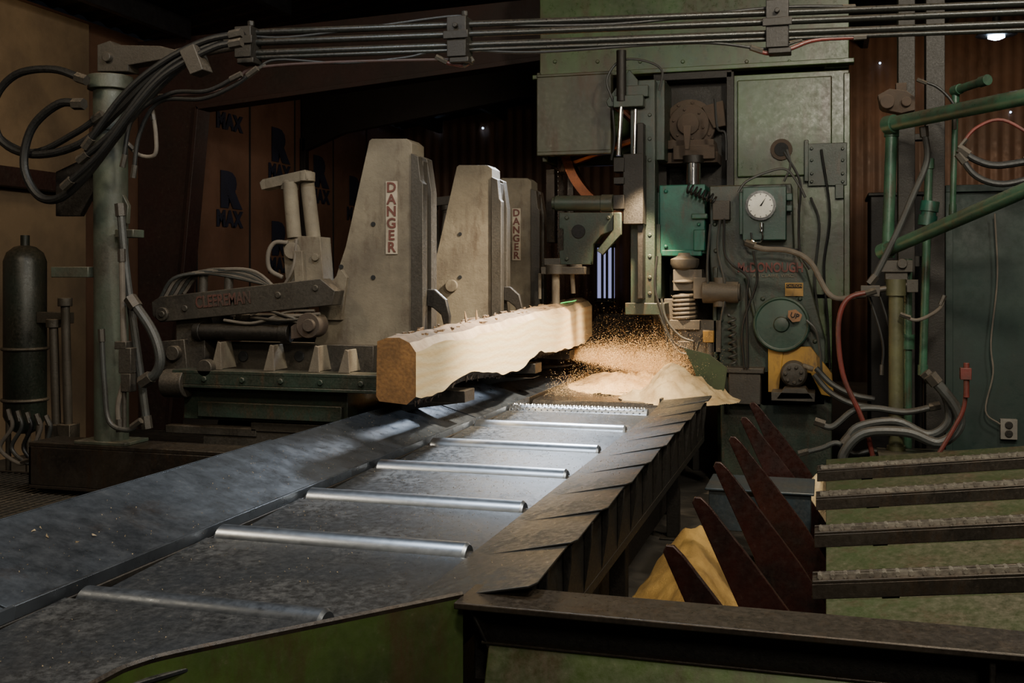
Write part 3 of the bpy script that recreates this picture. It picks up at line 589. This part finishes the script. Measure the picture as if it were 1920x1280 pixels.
b=B().pbox(1236,346,1322,476,8.6,.36).pbox(1228,360,1240,470,8.66,.25).pbox(1296,400,1326,410,8.56,.1).pbox(1300,430,1322,470,8.56,.1).pbox(1240,468,1316,480,8.58,.3)
for q in ((1248,358),(1248,462),(1308,358),(1310,420)): b.disc(*q,8.57,4,.04,6)
H.append(b.mk('teal_slide_block',G_TEAL,.01,'bright teal painted slide block'))
b=B().m(0).cyl(PY(1300,296,8.76),PY(1300,348,8.76),.062,n=24).m(1).cyl(PY(1300,292,8.76),PY(1300,306,8.76),.085,n=24)
H.append(b.mk('lift_rod',[S_CHR,K_DARK],.002,'chrome hydraulic rod'))
b=B().pbox(1392,350,1474,450,8.5,.16).pbox(1386,360,1394,440,8.52,.1).pbox(1474,362,1486,376,8.54,.06).pbox(1474,384,1486,396,8.54,.06); gb=b.mk('gauge_box',mat('deep_green_box',(.012,.050,.036),(.008,.03,.022),.4,0,4,.35,.12,rust=.15),.006,'green instrument box')
g=B().m(0).disc(1426,385,8.46,28,.05).m(1).disc(1426,385,8.455,23,.01).m(2).plate([(1424,386),(1428,386),(1436,370)],8.45,.003)
for i in range(12):
    a=math.pi*2*i/12; g.plate([(1426+19*math.cos(a),385+19*math.sin(a)),(1426+22*math.cos(a+.05),385+22*math.sin(a+.05)),(1426+22*math.cos(a-.05),385+22*math.sin(a-.05))],8.452,.003)
par(gb,g.mk('pressure_gauge',[S_CHR,GLASS,BLK],0,'round white faced pressure gauge'))
par(gb,B().tube(HY([(1428,425),(1430,445),(1424,454),(1412,452),(1408,436)],8.47),.008).cyl(PY(1428,418,8.48),PY(1428,434,8.48),.018,n=12).mk('hook',S_CHR,0,'small chrome hook')); H.append(gb)
t=text('McDONOUGH',PY(1444,502,8.65),.105,RED,(90,0,0),'maker_lettering',bold=.003,width=.50); H.append(t); t['label']='faded red maker lettering'
t=text('EAU CLAIRE, WISC.',PY(1448,517,8.65),.036,K_DUST,(90,0,0),'maker_lettering',bold=.0,width=.34); H.append(t)
cs=B().m(0).pbox(1472,530,1506,555,8.64,.02).m(1).pbox(1474,532,1504,540,8.636,.01).mk('caution_plate',[YEL,BLK],0,'small yellow caution plate'); par(cs,text('CAUTION',PY(1489,536,8.63),.03,YEL,(90,0,0),'letters',width=.115)); H.append(cs)
c=PY(1465,608,8.5)
b=B().lathe(c+V((0,.06,0)),(0,-1,0),[(.215,0),(.215,.05),(.20,.06),(.19,.05),(.06,.055),(.055,.075),(.02,.08)],44).cyl(c,c+V((0,.18,0)),.05)
hw=b.mk('hand_wheel',mat('green_disc_paint',(.018,.05,.035),(.011,.03,.022),.45,0,3,.5,.1),.003,'green round handwheel disc')
dd=B().plate([(1478,582),(1492,580),(1504,590),(1500,602),(1486,604),(1477,594)],8.432,.005).mk('direction_sticker',ORG,0,'small orange sticker'); par(hw,dd); par(dd,text('UP',PY(1490,592,8.427),.055,BLK,(90,15,0),'letters',bold=.001)); H.append(hw)
b=B().plate([(1440,650),(1520,650),(1560,700),(1564,745),(1540,740),(1520,700),(1470,690),(1440,735)],8.56,.06).plate([(1440,650),(1470,650),(1460,735),(1440,735)],8.55,.1)
H.append(b.mk('belt_guard',YEL,.005,'yellow painted guard'))
c=PY(1488,702,8.36)
b=B().m(0).lathe(c+V((0,.16,0)),(0,-1,0),[(.08,0),(.10,.03),(.10,.12),(.085,.14),(.03,.145)],24).bolts(c+V((0,.01,0)),(0,-1,0),.06,.014,.02,7).plate([(1455,748),(1470,728),(1510,728),(1525,748)],8.3,.22).pbox(1446,736,1528,752,8.3,.3).m(1).cyl(PY(1505,685,8.4),PY(1525,692,8.4),.02)
H.append(b.mk('hydraulic_motor',[K_GREY,K_DUST],.003,'small round hydraulic motor'))
b=B().pbox(1366,696,1426,758,8.5,.3).pbox(1360,690,1432,700,8.48,.34); H.append(b.mk('base_box',K_GREY,.006))
b=B().lathe(PY(1284,530,8.62),(0,0,1),[(.10,0),(.10,.015),(.05,.03),(.045,.09),(.10,.12),(.115,.15),(.115,.19),(.07,.21),(.06,.24)],24).pbox(1262,505,1316,545,8.56,.16).pbox(1300,520,1325,560,8.5,.16)
b.cyl(PY(1318,548,8.5),PY(1385,548,8.5),.085,n=22).cyl(PY(1380,548,8.5),PY(1388,548,8.5),.07,n=22).cyl(PY(1350,520,8.5),PY(1350,575,8.5),.05)
b.tube(coil(PY(1284,600,8.62),PY(1284,552,8.62),.085,6),.018,6,1).cyl(PY(1284,640,8.62),PY(1284,550,8.62),.06).pbox(1255,600,1312,618,8.54,.2)
b.pbox(1262,618,1330,690,8.58,.3).pbox(1310,600,1352,660,8.62,.2).pbox(1270,640,1300,672,8.5,.1).cyl(PY(1330,640,8.52),PY(1330,700,8.52),.03)
b.pbox(1245,560,1262,640,8.7,.2)
H.append(b.mk('actuator_assembly',mat('dusty_actuator_iron',(.075,.062,.048),(.035,.03,.024),.6,.2,6,.9,.3),.004,'dusty grey actuator with coil spring'))
H.append(B().tube(coil(PY(1372,590,8.55),PY(1374,682,8.55),.028,7),.009,6,1).mk('coiled_cable',GHOSE,0,'coiled black cable'))
H.append(B().tube(coil(PY(1288,352,8.5),PY(1340,374,8.5),.035,7),.009,6,1).mk('coiled_cable',RUB,0,'coiled black cable'))
H.append(B().pbox(1336,376,1368,412,8.55,.12).mk('junction_box',K_GREY))
H.append(B().pbox(1318,620,1338,642,8.48,.06).mk('junction_box',YEL))
for i,l in enumerate(([(1358,410),(1358,470),(1372,495),(1402,520),(1400,560),(1402,660),(1402,690)],[(1384,360),(1400,340),(1440,322),(1475,318),(1500,350),(1510,370)],[(1395,450),(1410,465),(1450,462),(1490,468),(1500,465)],[(1240,560),(1250,600),(1275,630),(1300,640)],[(1236,590),(1262,640),(1290,655)],[(1150,190),(1138,150),(1160,116),(1200,112),(1240,130),(1236,170)],[(1340,185),(1345,240),(1360,250),(1362,300)],[(1475,280),(1482,310),(1470,340)],[(1470,285),(1500,340),(1498,400),(1500,470),(1518,505)],[(1512,600),(1530,620),(1538,660),(1540,700)],[(1232,480),(1228,540),(1244,600),(1252,660)],[(1310,640),(1300,690),(1330,700),(1345,680)],[(1540,280),(1556,400),(1545,500),(1552,600),(1556,690)],[(1332,420),(1326,500),(1330,560)],[(1412,470),(1420,520),(1410,560)],[(1240,600),(1268,655),(1300,668),(1312,690)],[(1148,200),(1152,260),(1146,300)],[(1350,412),(1346,470),(1360,540),(1352,600)],[(1408,560),(1392,620),(1396,690)],[(1520,370),(1536,420),(1528,520),(1534,590)])):
    H.append(B().tube(HY(l,8.46 if i not in (12,19) else 8.95),.010,7).mk('hose',GHOSE if i%2 else RUB,0,'hose or conduit on the machine'))
for l in ([(1530,690),(1560,720),(1600,740),(1640,748)],[(1526,702),(1556,735),(1596,756),(1640,764)]): H.append(B().tube(HY(l,8.3),.022,8).mk('hose',GHOSE,0,'grey hydraulic hose'))
b=B().plate([(1122,588),(1240,588),(1262,676),(1240,700),(1085,720),(1085,640)],9.6,.04)
H.append(b.mk('dust_hood',BLK,.003))
pts=[(1282,652),(1330,664),(1364,690),(1358,730),(1344,756),(1322,744),(1308,716),(1300,690)]
b=B().prism([PY(a,c,8.0+.0006*(c-650)) for a,c in pts],(0,.012,0)); H.append(b.mk('deflector_flap',mat('dusty_olive_flap',(.05,.075,.03),(.03,.04,.02),.6,0,5,.8,.2),.002,'bent green rubber deflector flap'))
thing('bandsaw_headrig','tall green dusty bandsaw headrig with gauges and hoses','sawmill machine',H)
# ================= SAWDUST =================
def mound(cx,cy,z0,rx,ry,h,name,mt,label,seed=0,n=70,rough=1.0):
    b=B(); g=[]
    for i in range(n+1):
        row=[]
        for j in range(n+1):
            u=-1+2*i/n; v=-1+2*j/n; x=cx+u*rx; y=cy+v*ry
            d=math.sqrt(u*u+v*v)*(1+.30*noise.noise(V((u*2.2,v*2.2,seed+3))))
            k=0 if d>=1 else .35*(1-d)+.65*(.5+.5*math.cos(math.pi*d)); z=z0+h*k+rough*(.06*noise.noise(V((x*4,y*4,seed)))+.028*noise.noise(V((x*13,y*13,seed)))+.010*noise.noise(V((x*45,y*45,seed))))*min(1,k*5)
            row.append(b.bm.verts.new((x,y,z)))
        g.append(row)
    for i in range(n):
        for j in range(n):
            u=-1+2*(i+.5)/n; v=-1+2*(j+.5)/n
            if u*u+v*v<1.02: b.f([g[i][j],g[i+1][j],g[i+1][j+1],g[i][j+1]])
    for vv in [v for v in b.bm.verts if not v.link_faces]: b.bm.verts.remove(vv)
    o=b.mk(name,mt,0); thing(name,label,'sawdust',[o]); o['kind']='stuff'; return o
mound(-1.06,7.90,.79,.46,.42,.25,'sawdust_pile',SAWD,'pale fresh sawdust heap at the end of the belt',1,rough=1.3)
mound(-1.50,8.80,.80,.55,.90,.12,'sawdust_pile',SAWO,'low drift of tan sawdust on the belt',2,rough=.9)
mound(-.60,5.15,0,.42,1.05,.50,'sawdust_pile',SAWG,'golden sawdust heap on the floor under the conveyor',3)
mound(-.05,7.15,0,.25,.3,.45,'sawdust_pile',SAWD,'small sawdust heap beside the saw base',5)
b=B()
def grain(p,s):
    vs=[b.bm.verts.new(p+V((random.uniform(-s,s),random.uniform(-s,s),random.uniform(-s,s)))) for _ in range(4)]
    for t in ((0,1,2),(0,2,3),(0,3,1),(1,3,2)): b.f([vs[i] for i in t])
for i in range(60000):
    t=random.random()**.75; c=V((-2.25,9.0,1.02)).lerp(V((-1.08,8.2,.92)),t); s=.02+.10*t
    grain(c+V((random.gauss(0,s*1.2),random.gauss(0,s*1.6),abs(random.gauss(0,s*1.15)))),.0028)
for i in range(20000):
    x=random.uniform(-2.02,-1.0); y=random.uniform(7.65,9.2); z=.805+random.expovariate(1/.045)
    if z<1.15: grain(V((x,y,z)),.0026)
for i in range(6000):
    t=random.random(); c=V((-2.1,9.1,1.08)).lerp(V((-1.3,8.7,1.18)),t); g=V((random.gauss(0,.16),random.gauss(0,.2),random.gauss(0,.13))); q=c+g
    if q.z>.82: grain(q,.0024)
for i in range(600):
    q=V((random.uniform(-2.3,-1.9),random.uniform(8.6,9.2),random.uniform(1.5,2.1))); grain(q,.0022)
o=b.mk('sawdust_spray',SAWO,0); thing('sawdust_spray','fine spray of sawdust flying off the saw band','sawdust',[o]); o['kind']='stuff'
b=B()
for i in range(20000):
    y=random.uniform(1.5,7.3); x=random.uniform(-2.45,-.8)
    if random.random()>(.2+.8*max(0,noise.noise(V((x*3,y*2,4)))+.35))*(.12+.75*(y/7.3)**2): continue
    if x>XL and x<XR:
        a=max([r for r in [1.2]+RY+[6.96] if r<=y]); c=min([r for r in RY+[6.96,7.36] if r>y]+[7.36]); z=.762+.03*(y-a)/max(.1,c-a)+.001
    else: z=(.80+(-2.065-x)*.29+.006 if x<XL else .80+(x-XR)*.20+.010)
    if y<2.9 and x>-1.6: continue
    if min(abs(y-r) for r in RY+[6.96])<.08 and XL<x<XR: continue
    grain(V((x,y,z+.002)),.0024)
for i in range(5): 
    x,y=random.uniform(-2.4,-2.25),random.uniform(2.7,2.95); grain(V((x,y,.812+(-2.065-x)*.29)),.010)
o=b.mk('sawdust_litter',mat('dull_sawdust_grains',(.36,.27,.16),(.24,.18,.11),.95,0,9,0,0,speck=0),0); thing('sawdust_litter','scattered sawdust grains on the conveyor plates','sawdust',[o]); o['kind']='stuff'
# ================= TRANSFER DECK (chains & fins) =================
DY=[4.12,4.91,5.70,6.5]
CHN=mat('oily_chain_steel',(.38,.34,.28),(.14,.12,.10),.38,.7,20,.3,.1)
def dz(x): return .56+(x+.05)*.12
for k,y in enumerate(DY):
    x0,x1=-.05,2.6; pr=[]
    b=B().prism([(x0,y+.02,dz(x0)),(x1,y+.02,dz(x1)),(x1,y+.02,dz(x1)-.012),(x0,y+.02,dz(x0)-.012)],(0,.09,0)).prism([(x0,y+.02,dz(x0)-.012),(x1,y+.02,dz(x1)-.012),(x1,y+.02,dz(x1)-.07),(x0,y+.02,dz(x0)-.07)],(0,.012,0)).prism([(x0,y+.10,dz(x0)+.012),(x1,y+.10,dz(x1)+.012),(x1,y+.10,dz(x1)-.055),(x0,y+.10,dz(x0)-.055)],(0,.012,0))
    b.box(1.2,1.27,y+.04,y+.1,0,dz(1.2)-.05).box(.2,.26,y+.04,y+.1,0,dz(.2)-.05)
    pr.append(b.mk('chain_rail',S_EDGE,.003))
    b=B(); x=x0+.02; i=0
    while x<2.4:
        z=dz(x)+.012; o_=.0 if i%2 else .010
        for yo in (.042+o_,.078-o_): b.prism([(x,y+yo,z-.012),(x+.055,y+yo,z-.006),(x+.055,y+yo,z+.010),(x,y+yo,z+.004)],(0,.007,0))
        b.cyl((x+.008,y+.035,z-.002),(x+.008,y+.092,z-.002),.009,n=8); x+=.046; i+=1
    pr.append(b.mk('chain',CHN,0,'rubbed steel drag chain'))
    thing('chain_conveyor','inclined steel rail with drag chain on the transfer deck','conveyor',pr,'transfer deck chain rails')
for k,y in enumerate([3.33]+DY):
    b=B().prism([(.0,y+.125,dz(.0)-.23),(2.6,y+.125,dz(2.6)-.23),(2.6,y+.80,dz(2.6)-.07),(.0,y+.80,dz(.0)-.07)],(0,0,-.012))
    b.box(.3,.34,y+.4,y+.44,0,dz(.3)-.17).box(2.3,2.34,y+.4,y+.44,0,dz(2.3)-.17)
    thing('deck_panel','worn dusty green sheet between the chain rails','panel',[b.mk('deck_panel',G_DECK,.003)],'green transfer deck sheets')
def fin(y):
    pts=[(-.485,.845),(-.475,.866),(-.452,.866),(-.42,.835),(-.27,.65),(-.11,.44),(-.0,.27),(.03,.15),(.03,0.02),(-.19,0.02),(-.235,.22),(-.31,.46),(-.41,.68)]
    o=B().prism([(a,y,c) for a,c in pts],(0,.022,0)).box(-.24,.06,y-.03,y+.05,0,.02).mk('transfer_fin',RUST,.003)
    return thing('transfer_fin','upright pointed dark red rusty steel fin','steel fin',[o],'transfer fins beside the conveyor')
for y in (3.3,4.05,4.84,5.63,6.43,7.2): fin(y)
b=B().box(-.62,-.08,5.95,6.35,.30,.52).box(-.64,-.06,5.93,6.37,.52,.535)
for xx in (-.58,-.15):
    for yy_ in (6.0,6.25): b.box(xx,xx+.05,yy_,yy_+.05,0,.3)
thing('steel_box','blue grey steel box on legs between the fins','box',[b.mk('steel_box',BLUE,.005)])
# ================= RIGHT SIDE =================
b=B()
for x0,x1 in ((1684,1716),(1736,1772)):
    a=PY(x0,200,8.0).x; c=PY(x1,200,8.0).x; b.box(a,c,8.0,8.02,0,3.75).box(a,a+.015,8.02,8.14,0,3.75).box(c-.015,c,8.02,8.14,0,3.75)
b.pbox(1700,250,1760,262,8.02,.1).pbox(1700,480,1760,500,8.02,.1)
thing('steel_mast','tall dark twin steel channel mast','mast',[b.mk('steel_mast',K_DARK,.004)])
b=B().plate([(1646,178),(1668,166),(1700,170),(1716,182),(1716,206),(1690,212),(1660,206),(1650,196)],7.85,.12).disc(1664,190,7.8,13,.2).disc(1700,190,7.82,9,.2).pbox(1680,155,1700,172,7.86,.08)
thing('lever_joint','rusty brown bolted lever joint on the mast','joint',[b.mk('lever_joint',RUSTD,.004)])
def pipe(a,Ya,c,Yc,r,mt,label,grp=None,col=True):
    p=PY(*a,Ya);q=PY(*c,Yc); d=(q-p).normalized(); b=B().cyl(p,q,r,n=18)
    if col: b.cyl(p-d*.01,p+d*.06,r*1.25,n=18).cyl(q-d*.06,q+d*.01,r*1.25,n=18)
    return thing('pipe',label,'pipe',[b.mk('pipe',mt,0)],grp)
g='green pipe frame'
pipe((1664,234),7.75,(1960,174),6.9,.05,G_PIPE,'thick green handrail pipe',g)
pipe((1655,472),7.75,(1960,340),6.7,.046,G_PIPE,'thick green handrail pipe sloping down',g)
pipe((1672,240),7.8,(1664,480),7.8,.04,G_PIPE,'upright thick green pipe on mast',g)
pipe((1792,176),7.7,(1786,400),7.7,.02,G_PIPE,'upright thin green pipe',g)
pipe((1744,380),7.9,(1738,420),7.9,.05,G_TEAL,'short teal pipe coupling',g)
pipe((1742,300),7.9,(1730,700),7.9,.028,G_PIPE,'upright green hydraulic pipe',g)
pipe((1790,170),7.7,(1850,150),7.4,.028,G_PIPE,'short green pipe stub',g)
p=PY(1680,540,7.6); b=B().cyl((p.x,7.6,0),p,.048,n=20).cyl(p-V((0,0,.05)),p+V((0,0,.06)),.065,n=20).cyl((p.x,7.6,.5),(p.x,7.6,.56),.06,n=20)
thing('stand_pipe','thick dusty olive stand pipe','pipe',[b.mk('s',mat('olive_brass_pipe',(.08,.08,.035),(.04,.04,.02),.5,.2,4,.4,.1),0)])
p=PY(1702,540,7.75); b=B().cyl((p.x,7.75,0),p+V((0,0,.2)),.028,n=14).cyl((p.x,7.75,1.2),(p.x,7.75,1.3),.045,n=14)
thing('stand_pipe','slim green stand pipe','pipe',[b.mk('s',G_PIPE,0)])
b=B().pbox(1650,488,1712,510,7.6,.12).pbox(1660,508,1702,530,7.62,.1).disc(1692,494,7.57,9,.06).cyl(PY(1640,545,7.6),PY(1720,530,7.6),.02).pbox(1614,535,1650,556,7.58,.07).pbox(1700,524,1722,548,7.58,.07)
thing('valve_manifold','dusty grey hydraulic valve manifold with fittings','valve',[b.mk('v',K_GREY,.003)])
hose(HY([(1732,240),(1738,300),(1710,370),(1680,440),(1640,520),(1632,530)],7.6),.022,GHOSE,'long grey hose curving down the mast')
hose(HY([(1400,455),(1430,466),(1480,470),(1520,492),(1560,556),(1620,552)],8.1),.02,THOSE,'dusty pinkish hose from gauge box to manifold')
hose(HY([(1640,545),(1590,560),(1572,610),(1580,700),(1610,770),(1625,810),(1640,870)],7.5),.017,RHOSE,'red hose hanging in a long curve')
hose(HY([(1745,705),(1790,760),(1798,800),(1760,830),(1700,810),(1620,812),(1582,850),(1585,880)],7.4),.034,GHOSE,'thick grey hose looping to the floor')
hose(HY([(1735,700),(1772,740),(1778,790),(1740,815),(1680,790),(1610,800),(1585,830)],7.48),.03,GHOSE,'thick grey hose looping to the floor')
hose(HY([(1530,790),(1560,800),(1600,770),(1640,765),(1700,772),(1760,760)],7.55),.022,GHOSE,'grey hose lying behind the fins')
hose(HY([(1500,850),(1540,840),(1570,830),(1600,850),(1640,845),(1690,860)],7.6),.018,GHOSE,'grey hose lying behind the fins')
hose(HY([(1812,690),(1808,760),(1790,800),(1760,850),(1745,870)],7.3),.014,RHOSE,'red hose with valve hanging near the wall panel')
hose(HY([(1800,280),(1830,300),(1870,310),(1940,300)],7.0),.022,RUB,'black hose hanging from the rail')
hose(HY([(1798,290),(1830,330),(1880,345),(1950,330)],7.0),.02,RUB,'black hose hanging from the rail')
hose(HY([(1800,275),(1830,240),(1880,225),(1945,260)],7.0),.01,RHOSE,'thin red hose on the rail')
hose(HY([(1690,590),(1720,600),(1760,580),(1770,556)],7.5),.012,THOSE,'thin tan hose on the manifold')
hose(HY([(1722,150),(1760,165),(1790,200),(1790,240)],7.6),.010,RUB,'thin black cable on the mast','cable')
for xx in (1625,1645): hose(HY([(xx,540),(xx+30,640),(xx+28,700)],7.65),.010,RUB,'thin black hose down the stand pipe')
b=B().pbox(1801,690,1822,712,7.25,.06).cyl(PY(1812,680,7.28),PY(1812,745,7.28),.018)
thing('hose_valve','small red hose valve','valve',[b.mk('v',RHOSE,.003)])
a=PY(1772,600,8.25).x
b=B().box(a,2.6,8.25,8.29,0,2.3).box(a,a+.05,8.22,8.32,0,2.3).box(a,2.6,8.22,8.32,2.3,2.35).box(1.5,1.54,8.23,8.3,0,2.3)
thing('green_partition','dark green sheet metal partition','partition',[b.mk('green_partition',G_PAN,.003)])
b=B().m(0).pbox(1876,786,1908,824,8.2,.05).m(1).disc(1892,797,8.19,7,.012,12).disc(1892,813,8.19,7,.012,12)
thing('power_outlet','pale metal double power outlet box','outlet',[b.mk('power_outlet',[mat('grey_outlet_box',(.15,.135,.115),(.10,.09,.075),.6,0,9,.3,.1),K_DARK],.003)])
hose(HY([(1865,400),(1870,520),(1858,640),(1862,700),(1848,770),(1875,795)],8.17),.006,THOSE,'thin tan power cable on the partition','cable',fit=False)
b=B().box(.35,2.6,7.36,7.7,.0,.50).box(.33,2.6,7.34,7.72,.50,.53)
thing('low_cabinet','low dark green steel base with dusty top','base',[b.mk('low_cabinet',G_DARK,.005)])
b=B().box(.35,.75,9.2,9.9,0,2.35).box(.33,.77,9.18,9.92,2.35,2.38)
thing('control_cabinet','tall dark steel cabinet beside the saw','cabinet',[b.mk('control_cabinet',K_DARK,.008)])
p=PY(1868,66,13.0)
b=B().m(0).lathe(p,(0,0,1),[(.22,0),(.16,.06),(.05,.12),(.04,.2)],20).m(1).lathe(p-V((0,0,.03)),(0,0,1),[(.04,-.02),(.09,0),(.09,.025)],16).m(0).cyl(p+V((0,0,.18)),(p.x,p.y,zc(p.x)),.008)
thing('hanging_lamp','bright cool white hanging lamp under the roof','lamp',[b.mk('hanging_lamp',[K_DARK,E_LAMP],0)])
# ================= LIGHTS =================
def area(loc,tgt,size,en,col):
    l=bpy.data.lights.new('area','AREA'); l.size=size; l.energy=en; l.color=col; o=bpy.data.objects.new('unseen_light',l); bpy.context.scene.collection.objects.link(o)  # unseen area light, no lamp body modelled
    o.location=loc; o.rotation_euler=(V(tgt)-V(loc)).to_track_quat('-Z','Y').to_euler(); return o
def spot(loc,tgt,ang,en,col,bl=.6,r=.08):
    l=bpy.data.lights.new('spot','SPOT'); l.spot_size=math.radians(ang); l.spot_blend=bl; l.energy=en; l.color=col; l.shadow_soft_size=r; o=bpy.data.objects.new('spot_lamp',l); bpy.context.scene.collection.objects.link(o)
    o.location=loc; o.rotation_euler=(V(tgt)-V(loc)).to_track_quat('-Z','Y').to_euler(); return o
spot((-.4,6.5,3.4),(-2.05,6.9,1.25),64,1700,(1,.87,.66),.8)
spot((-1.3,8.1,2.6),(-1.6,8.6,.85),58,700,(1,.78,.50),.8,.05)
spot((-2.0,8.3,3.3),(-2.1,6.0,.85),46,1250,(.80,.89,1),.9,.2)
area((-1.9,3.6,4.2),(-1.9,3.8,.8),.5,55,(.80,.9,1))
area((-.3,.6,3.9),(-2.2,5.8,1.7),.5,95,(1,.90,.73))
area((1.0,3.2,4.3),(-.4,8.6,1.9),.4,165,(1,.92,.74))
area((-4.0,2.6,3.9),(-3.4,6.0,1.3),.4,38,(1,.85,.62))
area((2.2,5.0,4.4),(.9,6.0,.5),.4,85,(1,.95,.82))
area((.8,-.6,2.8),(.3,2.6,.5),.5,36,(1,.95,.8))  # unseen fill added behind the camera to brighten the trough's green panel
area((-5.0,11.8,3.4),(-7.3,13.4,3.0),.4,12,(1,.80,.62))
area((-5.9,7.2,3.7),(-7.3,8.2,3.2),.4,7,(1,.78,.5))
area((1.5,15.0,4.6),(1,17.8,3),.5,40,(1,.75,.5))
w=bpy.data.worlds.new('w'); w.use_nodes=True; w.node_tree.nodes['Background'].inputs[0].default_value=(.05,.055,.07,1); w.node_tree.nodes['Background'].inputs[1].default_value=.05; bpy.context.scene.world=w
for o in bpy.data.objects:
    if '_lo' in o.keys(): del o['_lo']
cam=bpy.data.cameras.new('camera'); cam.lens=37.5; cam.sensor_width=36; cam.shift_y=-123/1920; cam.clip_start=.05
co=bpy.data.objects.new('camera',cam); co.location=(0,0,CH); co.rotation_euler=(math.radians(90),0,A); bpy.context.scene.collection.objects.link(co); bpy.context.scene.camera=co
